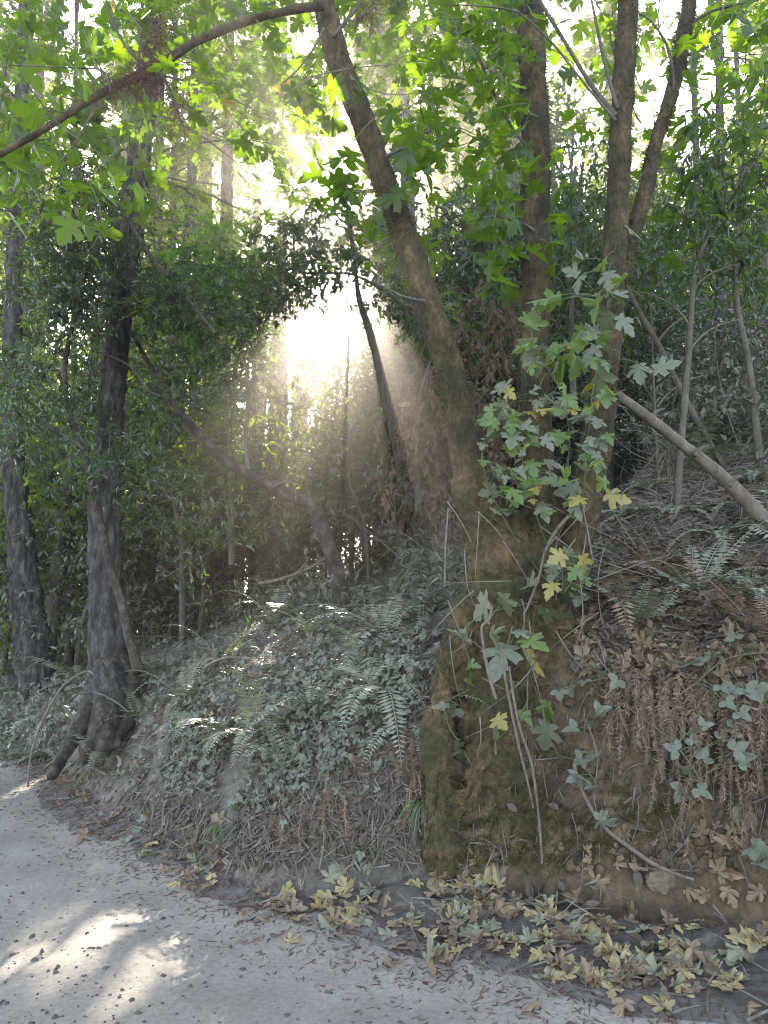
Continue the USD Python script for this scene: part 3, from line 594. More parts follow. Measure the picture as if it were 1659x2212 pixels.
limb(bay3, [(885, 1110, 30, 8.8), (862, 980, 26), (840, 890, 22), (818, 790, 19), (798, 715, 17), (775, 640, 14), (765, 560, 10), (755, 480, 8), (740, 400, 6)], 9.0, 'dark_bark', 'trunk', 12, 60)
limb(bay3, [(905, 690, 10), (860, 650, 9), (800, 610, 8), (740, 590, 6), (660, 590, 5), (600, 560, 4)], 8.6, 'dark_bark', n=24); limb(bay3, [(753, 720, 5), (752, 790, 5), (750, 850, 3)], 9.0, 'dark_bark', n=10)
foliage_into(bay3, 'laurel_leaf', twigs_with_leaves(np.vstack([region([(600, 480), (740, 420), (900, 480), (920, 640), (820, 690), (740, 650), (640, 690), (560, 640), (590, 560)], 7.9, 9.3, 330, 60, .2),
    region([(520, 560), (650, 520), (680, 680), (600, 760), (640, 800), (560, 900), (520, 760)], 8.5, 10, 330, 60, .2), region([(830, 680), (920, 650), (930, 740), (860, 780)], 8.2, 9, 60, 14, .12)]), .28, 12, (OVAL_V * [.62, 1, 1], OVAL_F), .085, up=.5))
brown = thing('withered_bush', 'dense bush of hanging dry brown leaves behind the leaning maple stem', 'bush')
limb(brown, [(905, 1120, 16), (900, 1000, 12), (905, 880, 9), (930, 780, 6)], 8.0, 'dark_bark', 'stem', n=24); limb(brown, [(905, 1000, 8), (960, 920, 6), (1010, 860, 4)], 8.0, 'dark_bark', 'stem', n=14)
foliage_into(brown, 'brown_leaf', twigs_with_leaves(np.vstack([region([(830, 800), (900, 740), (1000, 780), (1110, 580), (1140, 640), (1110, 900), (1000, 1100), (880, 1090), (840, 980)], 7.2, 8.8, 460, 90, .18)]), .25, 12, (OVAL_V, OVAL_F), .07, droop=1.2, up=.2))
sap = thing('maple_sapling', 'slender young maple with bright green leaves in front of the tall straight conifer', 'tree')
limb(sap, [(500, 1220, 14), (498, 1000, 12), (492, 800, 9), (486, 600, 6), (480, 470, 4)], 11, 'pale_bark', 'trunk', n=24)
foliage_into(sap, 'sapling_leaf', twigs_with_leaves(region([(420, 520), (470, 440), (520, 500), (590, 560), (580, 700), (480, 820), (380, 760), (350, 640)], 10, 12, 300, 70, .25), .3, 7, (STAR_V, STAR_F), .13, up=1.2))
# right hand broadleaf trees
RIGHT = [('tanoak', 'glossy dark leaved oak filling the gap between the two right maple stems', [(1240, 900, 16), (1235, 700, 13), (1245, 500, 10), (1260, 350, 7)], 8.5, [(1190, 360), (1290, 330), (1300, 560), (1290, 760), (1190, 740)], 7.6, 9.4, 190),
         ('tanoak', 'glossy dark leaved oak spreading over the right edge behind thin stems', [(1640, 1000, 18), (1620, 800, 15), (1590, 640, 12), (1600, 400, 8), (1620, 200, 6)], 7.0, [(1360, 500), (1500, 430), (1560, 250), (1720, 200), (1720, 660), (1560, 620), (1440, 600), (1360, 600)], 6.2, 8.6, 270)]
for nm, label, tr_, Y, poly, Y0, Y1, n in RIGHT:
    t = thing('oak_tree', label, 'tree'); limb(t, tr_, Y, 'pale_bark', 'trunk', n=24)
    foliage_into(t, 'tanoak_leaf', twigs_with_leaves(region(poly, Y0, Y1, n, n // 5, .2), .35, 10, (LANCE_V, LANCE_F), .125, droop=.7, up=.5))
POLES = [([(1455, 1250, 17), (1463, 1080, 16), (1478, 880, 16), (1488, 760, 14), (1500, 600, 11), (1560, 450, 8), (1640, 340, 6)], 6.6, 'thin bare sapling standing upright right of the maple, in front of the fallen log'),
         ([(1625, 1110, 12), (1560, 1000, 12), (1480, 860, 13), (1420, 740, 12), (1375, 660, 9), (1330, 560, 7)], 7.2, 'thin dead pole leaning left over the fallen log'),
         ([(1452, 1220, 7), (1436, 1120, 7), (1420, 1000, 6), (1412, 820, 5), (1405, 640, 4)], 7.4, 'very thin pale stem left of the upright bare sapling')]
for pts, Y, label in POLES:
    t = thing('bare_sapling', label, 'sapling'); limb(t, pts, Y, 'pale_bark', 'trunk', 9, 40)
    x, y, w = pts[len(pts) // 2]
    for k in range(3): limb(t, [(x, y - 60 * k, 6), (x + 50 * (-1) ** k, y - 60 * k - 50, 4), (x + 110 * (-1) ** k, y - 60 * k - 70, 3)], Y, 'twig_bark', 'branch', 5, 8)
log = thing('fallen_log', 'fallen bare pole leaning from the slope at the right edge against the right maple stem', 'log')
limb(log, [(1318, 842, 22, 5.25), (1360, 872, 23, 5.3), (1480, 965, 26, 5.5), (1560, 1030, 30, 5.6), (1659, 1130, 36, 5.7), (1800, 1270, 40, 5.9)], 5.5, 'dead_wood', 'trunk', 16, 90, .18, 9)
for x, y in ((1405, 905), (1500, 985), (1575, 1050)): limb(log, [(x, y, 12), (x + 14, y - 16, 9), (x + 30, y - 22, 5)], 5.45, 'dark_bark', 'branch_stub', 6, 8)

# ------------------------------------------------------------------ background wood: a few kinds, copied
def far_conifer(h, r0, spread, seed, sl):
    lean = R.normal(0, .25, 2)
    path = np.array([(0, 0, -1.0), (lean[0] * .1, 0, h * .3), (lean[0] * .5, lean[1] * .5, h * .7), (lean[0], lean[1], h)])
    tr_ = tube(path, [r0 * 1.15, r0, r0 * .6, .03], 14, 40, amp=.1, freq=2, ridge=.12, seed=seed)
    br, fo = conifer_crown(path, h * .22, h * .98, 95, spread, .5, sl=sl, sw=sl * .3, twigs=8, per=9, gaps=False, rb=.03)
    return tr_, br, fo
def far_broad(h, r0, n, seed, leaf, size):
    path = np.array([(0, 0, -1.0), (.1, 0, h * .35), (.3, .2, h * .7), (.1, .4, h)])
    tr_ = [tube(path, [r0 * 1.2, r0, r0 * .5, .02], 10, 24, amp=.2, freq=3, seed=seed)]
    cen = []
    for k in range(26):
        z = R.uniform(.18, .8) * h; o = np.array([np.interp(z, path[:, 2], path[:, j]) for j in range(3)]); az = R.uniform(0, 6.28); L = R.uniform(.8, 2.6) * (1.1 - .5 * z / h)
        e = o + [math.cos(az) * L, math.sin(az) * L, R.uniform(.0, .5) * L]; tr_.append(tube([o, (o + e) / 2 + [0, 0, .1], e], [r0 * .3, r0 * .2, .01], 5, 5, cap=False)); cen += [e, (o + e) / 2 + R.normal(0, .2, 3)]
    cen = np.array(cen); c = cen[R.integers(0, len(cen), n)] + R.normal(0, .38, (n, 3))
    return cat_mesh(tr_[:1]), cat_mesh(tr_[1:]), twigs_with_leaves(c, .4, 8, leaf, size, gaps=False, twig=False)[1]
kinds = []
for i, (h, r0, sp, sl) in enumerate(((26, .42, 3.6, .34), (23, .30, 3.0, .32), (20, .24, 2.6, .30), (13, .13, 2.4, .24))):
    kinds.append(('conifer_tree', far_conifer(h, r0, sp, 40 + i, sl), 'conifer_bark', 'conifer_leaf'))
for i, (h, r0, n, lf, sz, mt) in enumerate(((9, .11, 600, (FSTAR_V, FSTAR_F), .13, 'far_leaf'), (7, .08, 620, (OVAL_V * [.62, 1, 1], OVAL_F), .14, 'laurel_leaf'), (5, .05, 480, (OVAL_V * [.62, 1, 1], OVAL_F), .12, 'laurel_leaf'), (11, .13, 700, (FSTAR_V, FSTAR_F), .14, 'far_leaf'), (3.4, .04, 330, (OVAL_V * [.7, 1, 1], OVAL_F), .12, 'far_leaf'), (2.4, .03, 300, (OVAL_V * [.7, 1, 1], OVAL_F), .10, 'ground_leaf'))):
    kinds.append(('broadleaf_tree' if h > 4 else 'bush', far_broad(h, r0, n, 60 + i, lf, sz), 'dark_bark', mt))
protos = {}
def cut_open(mesh, M):
    """The foliage at its place, without what stands in the way of a gap; None where nothing does."""
    v, f = mesh; m = np.array(M).T
    if not len(f): return None
    w = v @ m[:3, :3].T + m[:3, 3]
    bad = lit(w)[f].any(1)
    if bad.mean() < .012 or bad.all(): return None
    u, inv = np.unique(f[~bad], return_inverse=True); return v[u], inv.reshape(-1, 3)
HERO = [(30, 'the left edge conifer'), (230, 'the kinked conifer'), (395, 'the flared dark conifer'), (475, 'the straight tall conifer'), (603, 'the conifer in the light shafts'), (890, 'the leaning maple stem'), (1157, 'the upright maple stem'), (1335, 'the forked maple stem'), (1500, 'the thin grey pole'), (1640, 'the right edge oak')]
def far_label(k, x, y, s):
    X = (x / y + .5) * 1659; j = min(HERO, key=lambda q: abs(q[0] - X)); h = (26, 23, 20, 13, 9, 7, 5, 11, 3.4, 2.4)[k] * s
    size = ('giant', 'towering', 'tall', 'slim', 'rounded', 'bushy', 'low', 'broad', 'bright green', 'grey green')[k]
    side = 'behind' if abs(X - j[0]) < 25 else 'right of' if X > j[0] else 'left of'
    far = 'close' if y < 17 else 'midway' if y < 24 else 'far' if y < 36 else 'furthest'
    wood = 'conifer' if k < 4 else 'maple' if k in (4, 7) else 'bush' if k > 7 else 'laurel'
    return f"{size} {wood} {far} back in the wood, {side} {j[1]}"
def far_tree(k, x, y, rz, s, group, cat='tree'):
    nm, (tr_, br, fo), bark, leaf = kinds[k]
    label = far_label(k, x, y, s)
    z = float(ground(np.array([x]), np.array([y]), False)[0])
    M = mat4((x, y, z), rz, (R.normal(0, .02), R.normal(0, .02)), s)
    opened, br_ = cut_open(fo, M), cut_open(br, M)
    br_ = br if br_ is None else br_
    if k not in protos or opened is not None:
        t = UsdGeom.Xform.Define(stage, numbered('/World', nm)); UsdGeom.Xformable(t).MakeMatrixXform().Set(M); t = tag(t.GetPrim(), label, cat, group)
        obj('trunk', tr_, bark, t, smooth=True); obj('branches', br_, 'dark_bark', t, smooth=True, kind='stuff'); obj('foliage', fo if opened is None else opened, leaf, t, kind='stuff')
        if opened is None: protos[k] = t; first_of[str(t.GetPath())] = nm
        return t
    return copy(protos[k], M, label, cat, group)
placed = []
taken = set()
def scatter_wood(n, x0, x1, y0, y1, ks, gap, group):
    c = 0
    for _ in range(n * 12):
        if c >= n: break
        y = R.uniform(y0, y1); x = R.uniform(x0, x1) * y
        if any((x - a) ** 2 + (y - b) ** 2 < gap ** 2 for a, b in placed): continue
        o, r, yy = GAPS[0]; kk = (y - o[1]) / SUN[1]; cx = o[0] + SUN[0] * kk
        k = int(R.choice(ks))
        if abs(x - cx) < .75 and k not in (5, 6, 8, 9): continue
        top = (26, 23, 20, 13, 9, 7, 5, 11, 3.4, 2.4)[k] * 1.1 + float(ground(np.array([x]), np.array([y]), False)[0])
        if any(abs(x - q[0] - SUN[0] / SUN[1] * (y - q[1])) < r1 + .22 and q[2] + SUN[2] / SUN[1] * (y - q[1]) < top for q, r1, _ in GAPS[1:DAPPLES + 1]): continue                                # no trunk in the line of the sun
        sc = R.uniform(.85, 1.12)
        if far_label(k, x, y, sc) in taken: continue
        taken.add(far_label(k, x, y, sc)); placed.append((x, y)); c += 1
        far_tree(k, x, y, R.uniform(0, 6.28), sc, group, 'bush' if k > 7 else 'tree')
scatter_wood(13, -.62, .02, 18, 30, [0, 1, 2, 3], 1.6, 'conifers beyond the bend')
scatter_wood(40, -.62, .03, 12.5, 26, [4, 5, 5, 6, 8, 8], 1.1, 'understorey trees on the left')
scatter_wood(34, -.6, .12, 11.5, 22, [8, 8, 9], .8, 'bushes under the trees on the left')
scatter_wood(26, -.16, .06, 11.5, 24, [5, 6, 6, 9, 8], .6, 'understorey behind the light shafts')
scatter_wood(18, .08, .34, 10.5, 16, [5, 6, 6, 9], .7, 'understorey behind the maple stems')
scatter_wood(22, .0, .62, 16, 34, [4, 7, 7, 5], 1.6, 'leafy trees on the upper slope')
scatter_wood(10, .05, .62, 19, 34, [0, 1, 2, 3], 2.5, 'conifers on the upper slope')
scatter_wood(12, -.14, .16, 17, 42, [2, 3, 7, 5, 6], 1.5, 'trees in the hazy middle of the wood')
scatter_wood(34, -.68, .68, 32, 62, [0, 1, 2, 4, 7], 2.2, 'distant trees')
# ------------------------------------------------------------------ what things stand beside, for telling them apart
LAND = [(735, 1200, 'the arched bay trunk'), (180, 1570, "the kinked conifer's roots"), (1085, 1240, 'the maple bole'), (1480, 980, 'the fallen log'), (1460, 1180, 'the upright bare sapling'),
        (950, 1020, 'the withered brown bush'), (1480, 1600, 'the hanging dead ferns'), (75, 1440, 'the left edge conifer'), (1100, 1720, 'the mossy root mass'), (600, 1960, 'the middle leaf strip'), (1300, 2080, 'the near leaf strip'), (250, 1820, 'the far leaf strip'), (1430, 1925, 'the half buried pale rock'), (800, 1850, 'the small pale plant'), (1500, 1990, 'the end of the curved stick'), (1580, 2150, 'the lower right corner'), (912, 1880, 'the drooping grass tuft'), (1170, 1900, 'the straight lichened stick'), (430, 1870, 'the bend of the leaf strip'), (200, 2050, 'the twin sun patches'), (560, 2110, 'the bottom middle of the road')]
def where(p):
    r = p - CAM; y = r[1] * CP + r[2] * SP; v = -r[1] * SP + r[2] * CP
    X, Y = (r[0] / y + .5) * 1659, (.66667 - v / y) / 1.33333 * 2212
    d = [(math.hypot(X - a, Y - b), a, b, n) for a, b, n in LAND]; m = min(d)
    dx, dy = X - m[1], Y - m[2]; far = 'close' if m[0] < 55 else 'just' if m[0] < 95 else 'a little' if m[0] < 150 else 'some way' if m[0] < 210 else 'well'
    h, v = 'right of' if dx > 0 else 'left of', 'below' if dy > 0 else 'above'
    return f"{far} {h if abs(dx) > 2.4 * abs(dy) else v if abs(dy) > 2.4 * abs(dx) else v + ' and ' + h} {m[3]}"
said = {}
def once(label):
    said[label] = said.get(label, 0) + 1; return label
def short(s): return s if len(s.split()) <= 16 else s.replace('a little ', 'somewhat ').replace('some way ', 'farther ').replace('maple leaf', 'leaf')
def gnormal(p, e=.06):
    a, b = p + [e, 0, 0], p + [0, e, 0]
    za, zb, z = ground(a[:, 0], a[:, 1]), ground(b[:, 0], b[:, 1]), ground(p[:, 0], p[:, 1])
    return unit(np.stack([-(za - z) / e, -(zb - z) / e, np.ones(len(p))], -1))
def sticks(P, L, r, n=None, lift=.012, steep=.3):
    P = P[~lit(P + [0, 0, .08], .6)] if L > .1 else P
    N = gnormal(P, .1); d = unit(np.cross(N, R.normal(size=P.shape))); d = unit(d + N * R.normal(0, steep, (len(P), 1)))
    L = (L * R.uniform(.35, 1.4, len(P)))[:, None]; r = (r * R.uniform(.5, 1.5, len(P)))[:, None]
    b = unit(R.normal(size=P.shape)); s1 = unit(np.cross(d, b)); s2 = np.cross(d, s1)
    c = P + N * lift; m = c + s1 * L * .06 * R.normal(size=(len(P), 1)); e0, e1 = c - d * L / 2, c + d * L / 2
    v = np.stack([e0 + s1 * r, e0 - s1 * r * .5 + s2 * r * .87, e0 - s1 * r * .5 - s2 * r * .87, m + s1 * r, m - s1 * r * .5 + s2 * r * .87, m - s1 * r * .5 - s2 * r * .87, e1], 1).reshape(-1, 3)
    f = np.array([(0, 1, 4), (0, 4, 3), (1, 2, 5), (1, 5, 4), (2, 0, 3), (2, 3, 5), (3, 4, 6), (4, 5, 6), (5, 3, 6)])
    return v, (f[None] + (np.arange(len(P)) * 7)[:, None, None]).reshape(-1, 3)
def hits(poly, n):
    q = poly_points(poly, n); p, ok = hit(q[:, 0], q[:, 1]); return p[ok]
TOCAM = lambda P: unit(CAM - P)

# ------------------------------------------------------------------ gravel, needles, litter
n = 17000
gp = np.c_[R.uniform(-5.5, 2.5, n), 2.2 + 9 * R.random(n) ** 1.6, np.zeros(n)]; gs = st(gp[:, 0], gp[:, 1])[0]
gp = on_ground(gp[(gs < .1 + .5 * R.random(len(gp)) ** 2)]); oc = unit(np.array([(1, 0, 0), (-1, 0, 0), (0, 1, 0), (0, -1, 0), (0, 0, 1), (0, 0, -1), (.6, .6, .6), (-.6, .5, .6)], float)); _h = trimesh.convex.convex_hull(oc); oc, of = np.array(_h.vertices), np.array(_h.faces)
def pebbles(P, r):
    v = oc[None] * r[:, None, None] * R.uniform(.6, 1.25, (len(P), len(oc), 1)) * R.uniform(.6, 1.2, (len(P), 1, 3)) * [1, 1, .75] + P[:, None] + [0, 0, .0]
    return v.reshape(-1, 3), (of[None] + (np.arange(len(P)) * len(oc))[:, None, None]).reshape(-1, 3)
obj('gravel', pebbles(gp, np.clip(R.lognormal(-5.05, .55, len(gp)), .0025, .02)), 'gravel', kind='stuff', label='loose gravel on the road', cat='gravel')
big = hit(*np.array([(130, 1990), (195, 2050), (265, 2145), (355, 2110), (120, 2105), (440, 2130), (230, 2095), (520, 2120), (620, 2060), (410, 2135), (300, 2190), (90, 2060), (560, 2010), (350, 1990)]).T)[0]
for p in big:
    obj('stone', pebbles(p[None], np.array([R.uniform(.013, .02)])), 'gravel', label=short('loose dark road stone ' + where(p)), cat='stone', group='larger stones on the road')
def strip_points(n, s0, s1, t0=-9, t1=4):
    i = R.integers(0, len(_e), n * 3); t = _arc[_t0] - _arc[i]; i = i[(t > t0) & (t < t1)][:n]
    q = _e[i] + _en[i] * R.uniform(s0, s1, len(i))[:, None] + R.normal(0, .04, (len(i), 2))
    return on_ground(np.c_[q, np.zeros(len(q))])
sp_ = strip_points(7500, .05, .55); sp_ = np.vstack([sp_, strip_points(2600, -.2, .4)])
obj('needle_litter', sticks(sp_, .05, .0022, lift=.005, steep=.12), 'needles', kind='stuff', label='reddish conifer needle litter along the road edge', cat='litter')
tw1 = np.vstack([strip_points(1400, .15, 1.5), hits([(300, 1420), (900, 1250), (930, 1500), (900, 1870), (500, 1880), (250, 1790), (330, 1560)], 3600), hits([(1280, 900), (1659, 850), (1659, 1400), (1280, 1400), (1240, 1250)], 4200), hits([(880, 1130), (1000, 1100), (1000, 1300), (880, 1330)], 500)])
obj('twig_litter', sticks(tw1, .26, .0042, lift=.02, steep=.25), 'grey_twigs', kind='stuff', label='grey dead twigs scattered over the slope', cat='litter')
def flat_leaves(P, tv, tf, size, lift, tilt=.45, amt=.3, rough=.04, cam=0.0):
    P = P[~lit(P + [0, 0, .1], .6)]
    N = unit(gnormal(P, .1) + R.normal(0, tilt, P.shape) + cam * TOCAM(P)); A = unit(np.cross(N, R.normal(size=P.shape)))
    return place(curl(tv, len(P), amt, rough), tf, P + gnormal(P, .1) * (lift * R.random(len(P)))[:, None], A, N, size * R.uniform(.5, 1.4, len(P)))
lit1 = np.vstack([strip_points(900, .2, 1.3), hits([(300, 1420), (900, 1250), (930, 1500), (900, 1870), (500, 1880), (250, 1790), (330, 1560)], 2600), hits([(1240, 1360), (1659, 1330), (1659, 1480), (1240, 1480)], 900), hits([(1280, 900), (1659, 850), (1659, 1400), (1280, 1400), (1240, 1250)], 2600), hits([(1380, 560), (1659, 560), (1659, 860), (1340, 860)], 2200)])
obj('leaf_litter', flat_leaves(lit1, OVAL_V, OVAL_F, .07, .05), 'litter_leaf', kind='stuff', label='dry brown leaf litter over the slope', cat='litter')
lit2 = np.vstack([strip_points(420, .1, 1.2), hits([(1250, 1800), (1659, 1800), (1659, 1980), (1250, 1930)], 40), hits([(1240, 1340), (1659, 1300), (1659, 1470), (1240, 1480)], 420)])
obj('leaf_litter', flat_leaves(lit2, ML_V, ML_F, .085, .05, .6, .5, .05), 'fallen_brown', kind='stuff', label='crumbled maple leaf litter at the foot and lip of the bank', cat='litter')

# ------------------------------------------------------------------ fallen maple leaves, one by one
poly = [(150, 1745), (280, 1805), (430, 1855), (560, 1895), (720, 1905), (880, 1935), (1000, 1905), (1200, 1925), (1400, 1935), (1659, 2010), (1659, 2195), (1400, 2170), (1150, 2110), (900, 2060), (640, 1985), (440, 1925), (300, 1870)]
q = poly_points(poly, 60); q = q[R.integers(0, 60, 265)] + R.normal(0, 1, (265, 2)) * [42, 17]
q = np.vstack([q, [(1550, 2140), (1440, 1990), (1035, 1925), (620, 2045), (1230, 1940), (1610, 2060), (1450, 2180), (920, 2080), (985, 2040), (1020, 1960), (1110, 2040), (1300, 2060), (1230, 2130), (1600, 2125), (690, 1862), (480, 1790), (1350, 1990), (390, 1885)]])
fp, ok = hit(q[:, 0], q[:, 1]); sF = st(fp[:, 0], fp[:, 1])[0]; fp = fp[ok & (sF > .02) & (sF < 1.1)]
FK = [('fallen_yellow', 'yellow'), ('fallen_brown', 'tan'), ('fallen_green', 'grey green')]
for p in fp:
    for _ in range(14):
        k = int(R.choice(3, p=[.36, .34, .30])); crump = R.random()
        fs = R.uniform(.06, .13)
        lab = short(f"{'small ' if fs < .083 else 'large ' if fs > .107 else ''}{('crumpled' if crump > .66 else 'curled' if crump > .33 else 'flat')} {FK[k][1]} maple leaf {where(p)}")
        if lab not in said: break
    once(lab)
    N = unit(gnormal(p[None], .08)[0] + R.normal(0, .2, 3)); A = unit(np.cross(N, R.normal(size=3)))
    tv = curl(ML_V, 1, .14 + .30 * crump, .025 + .05 * crump)
    v, f = place(tv, ML_F, p[None], A[None], N[None], fs)
    gz = ground(v[:, 0], v[:, 1]); v[:, 2] = np.maximum(v[:, 2] + .008, gz + .004 + .25 * np.maximum(0, v[:, 2] - p[2]))
    obj('fallen_leaf', (v, f), FK[k][0], label=lab, cat='leaf', group='fallen maple leaves along the road edge')

# ------------------------------------------------------------------ ferns
def frond_path(L, az, rise, droop, n=16):
    t = np.linspace(0, 1, n); h = L * (t - .12 * t ** 2); z = L * (rise * t - droop * t ** 2.2)
    return np.stack([np.cos(az) * h, np.sin(az) * h, z], -1)
def frond(path, w, pairs=24, jag=.12, fold=.15, stem=.004):
    n = len(path); d = np.r_[0, np.cumsum(np.linalg.norm(np.diff(path, axis=0), axis=1))]; u = np.linspace(.1, .985, pairs)
    at = lambda k: np.stack([np.interp(k * d[-1], d, path[:, j]) for j in range(3)], -1)
    p = at(u); T = unit(at(np.minimum(u + .03, 1)) - at(u - .03)); side = unit(np.cross(T, [0, 0, 1.0])); up = np.cross(side, T)
    ln = w * np.clip(np.minimum(1.0, .35 + u * 2.6) * (1 - u) ** .62 * 1.25, .06, 1)
    out = [tube(path, np.linspace(stem, stem * .3, n), 3, cap=False)]
    for s in (-1, 1):
        A = unit(s * side + T * .35 - up * fold + R.normal(0, jag, p.shape))
        out.append(place(KITE_V * [1.0, 1, 1], KITE_F, p, A, unit(up + R.normal(0, .15, p.shape)), ln * R.uniform(.85, 1.1, pairs)))
    return cat_mesh(out)
def fern(loc, label, group, k, mat='fern_leaf', L=.62, nf=10, rise=.55, droop=.75, s=1.0, name='sword_fern'):
    t = UsdGeom.Xform.Define(stage, numbered('/World', name)); UsdGeom.Xformable(t).MakeMatrixXform().Set(mat4(loc, k, (0, 0), s)); t = tag(t.GetPrim(), label, 'fern', group)
    for i in range(nf):
        l = L * R.uniform(.6, 1.15)
        obj('frond', frond(frond_path(l, i * 6.283 / nf + R.normal(0, .25), rise * R.uniform(.5, 1.4), droop * R.uniform(.6, 1.2)), l * R.uniform(.13, .18)), mat, t)
    return t
FERNS = [(185, 1600), (130, 1560), (255, 1570), (95, 1640), (290, 1500), (670, 1380), (830, 1380), (500, 1600), (610, 1660), (780, 1540), (930, 1390), (430, 1455), (520, 1505), (560, 1425), (640, 1335), (700, 1300), (780, 1285), (850, 1295), (800, 1455), (862, 1445), (645, 1585), (690, 1540), (885, 1575), (830, 1505), (345, 1455), (400, 1525), (300, 1565), (600, 1355), (905, 1200), (955, 1255), (560, 1605), (480, 1445), (450, 1570), (900, 1330), (820, 1230),
         (1310, 1315), (1372, 1355), (1430, 1265), (1500, 1295), (1560, 1335), (1620, 1315), (1642, 1255), (1560, 1165), (1600, 1105), (1480, 1115), (1405, 1190), (1335, 1205), (1640, 1045), (1560, 960), (1400, 1065), (1345, 1000), (1490, 1025), (1355, 1120), (1650, 1390), (170, 1480), (110, 1600), (230, 1680)]
STY = [('drooping', .62, 10, .55, .8), ('arching', .7, 12, .8, .85), ('upright', .6, 9, 1.15, .65), ('sparse', .55, 6, .6, .6), ('spreading', .5, 12, .45, .5)]
fp0 = {}
fl, _ = hit(np.array(FERNS)[:, 0], np.array(FERNS)[:, 1])
for i, p in enumerate(fl):
    if lit(p[None] + [[0, 0, .3]], 1.0)[0]: continue
    dist = np.linalg.norm(p - CAM); k = int(R.integers(0, 5)); s = R.uniform(.75, 1.25) * (1.0 if dist < 9 else 1.2); brownish = FERNS[i][0] > 1300 and FERNS[i][1] > 1250 and i % 2
    if FERNS[i][0] > 1280 and FERNS[i][1] > 1240: k = [2, 1][i % 2]
    for _ in range(8):
        size = 'small' if s < 1.05 else 'large' if s > 1.2 else 'middling'
        if short(f"{size} {STY[k][0]} sword fern {'gone brown ' if brownish else ''}{where(p)}") not in said: break
        k = int(R.integers(0, 5)); s = R.uniform(.75, 1.25)
    size = 'small' if s < 1.05 else 'large' if s > 1.2 else 'middling'
    lab = once(short(f"{size} {STY[k][0]} sword fern {'gone brown ' if brownish else ''}{where(p)}")); grp = 'sword ferns on the slope'; key = (k, bool(brownish))
    rz = R.uniform(0, 6.28)
    if key not in fp0:
        fp0[key] = fern(p + [0, 0, .02], lab, grp, rz, 'fern_leaf' if not brownish else 'dead_frond', *STY[k][1:], s=s)
    else: copy(fp0[key], mat4(p + [0, 0, .02], rz, (R.normal(0, .12), R.normal(0, .12)), s), lab, 'fern', grp)

# ------------------------------------------------------------------ dead fronds hanging over the bank
def hanging(x, y0, y1, off, w):
    ys = np.linspace(y0, y1, 9); xs = x + np.cumsum(R.normal(0, 2.2, 9)) + R.normal(0, .12) * (ys - y0)
    p, ok = hit(xs, ys); p = p[ok]
    if len(p) < 4: return None
    p = p + TOCAM(p) * off; p[:, 2] = np.minimum.accumulate(p[:, 2])
    d = np.r_[0, np.cumsum(np.linalg.norm(np.diff(p, axis=0), axis=1))]; pairs = max(8, int(d[-1] / .013)); u = np.linspace(.03, .99, pairs)
    at = lambda k: np.stack([np.interp(k * d[-1], d, p[:, j]) for j in range(3)], -1)
    q = at(u); T = unit(at(np.minimum(u + .03, 1)) - at(u - .03) + [0, 0, -1e-4]); F = TOCAM(q); side = unit(np.cross(T, F))
    out = [tube(p, .003, 3, cap=False)]
    for s in (-1, 1):
        A = unit(side * s * .75 + T * .75 + F * R.normal(.15, .35, (pairs, 1))); out.append(place(curl(OVAL_V * [.55, 1, 1], pairs, .9), OVAL_F, q, A, unit(F + R.normal(0, .6, q.shape)), w * (1.05 - .5 * u) * R.uniform(.7, 1.2, pairs)))
    return cat_mesh(out)
DEAD = [(1310, 1360, 1440, 1510, 110, 9, 'leftmost curtain of hanging brown dead fern fronds right of the root mass'), (1360, 1430, 1440, 1500, 200, 13, 'dense brown dead fern curtain hanging down the red bank, second from left'), (1430, 1500, 1450, 1520, 230, 13, 'brown dead fern curtain in the middle of the red bank'),
        (1500, 1570, 1470, 1540, 240, 13, 'long dead fern curtain reaching low on the right of the red bank'), (1570, 1640, 1480, 1560, 230, 12, 'dead fern curtain by the pale stone near the right edge'), (1640, 1690, 1500, 1560, 220, 7, 'dead fern curtain cut by the right edge of view'), (872, 915, 1560, 1640, 140, 9, 'narrow dead fern tuft hanging left of the mossy root mass'), (590, 660, 1750, 1770, 90, 4, 'few dead fern fronds lying low on the slope above the road'), (700, 740, 1700, 1720, 100, 4, 'pair of tan dead fern fronds low on the slope'), (440, 490, 1500, 1540, 110, 5, 'dead fern fronds hanging among leafy cover on the left slope')]
for x0, x1, ya, yb, ln, nf, label in DEAD:
    nf = int(nf * 1.45)
    t = thing('dead_fern', label, 'fern')
    for i in range(nf):
        y = R.uniform(ya, yb); m = hanging(R.uniform(x0, x1), y, y + ln * R.uniform(.55, 1.25), R.uniform(.02, .13), .036)
        if m is not None: obj('frond', m, 'dead_frond', t)

# ------------------------------------------------------------------ leafy ground cover
LEFT = [(310, 1430), (420, 1340), (560, 1300), (900, 1260), (930, 1430), (905, 1560), (780, 1660), (600, 1750), (390, 1720), (300, 1670), (330, 1560)]
gc = hits(LEFT, 3300)
obj('ground_cover', flat_leaves(gc, TRI5_V, TRI5_F, .07, .12, .45, .3, .02, .35), 'ground_leaf', kind='stuff', label='low leafy creeper covering the left slope', cat='ground cover')
gc2 = hits(LEFT, 130)[:, None] + R.normal(0, .16, (130, 6, 3)); gc2 = on_ground(gc2.reshape(-1, 3))
obj('ground_cover', flat_leaves(gc2, TRI_V, TRI_F, .066, .16, .35, .25, .0, .5), 'dusty_leaf', kind='stuff', label='pale dusty bramble leaves scattered over the left slope', cat='ground cover')
sh = np.vstack([hits([(320, 1300), (420, 1275), (700, 1290), (730, 1350), (430, 1370), (300, 1410)], 260), hits([(880, 1130), (990, 1090), (1000, 1330), (890, 1340)], 60)])
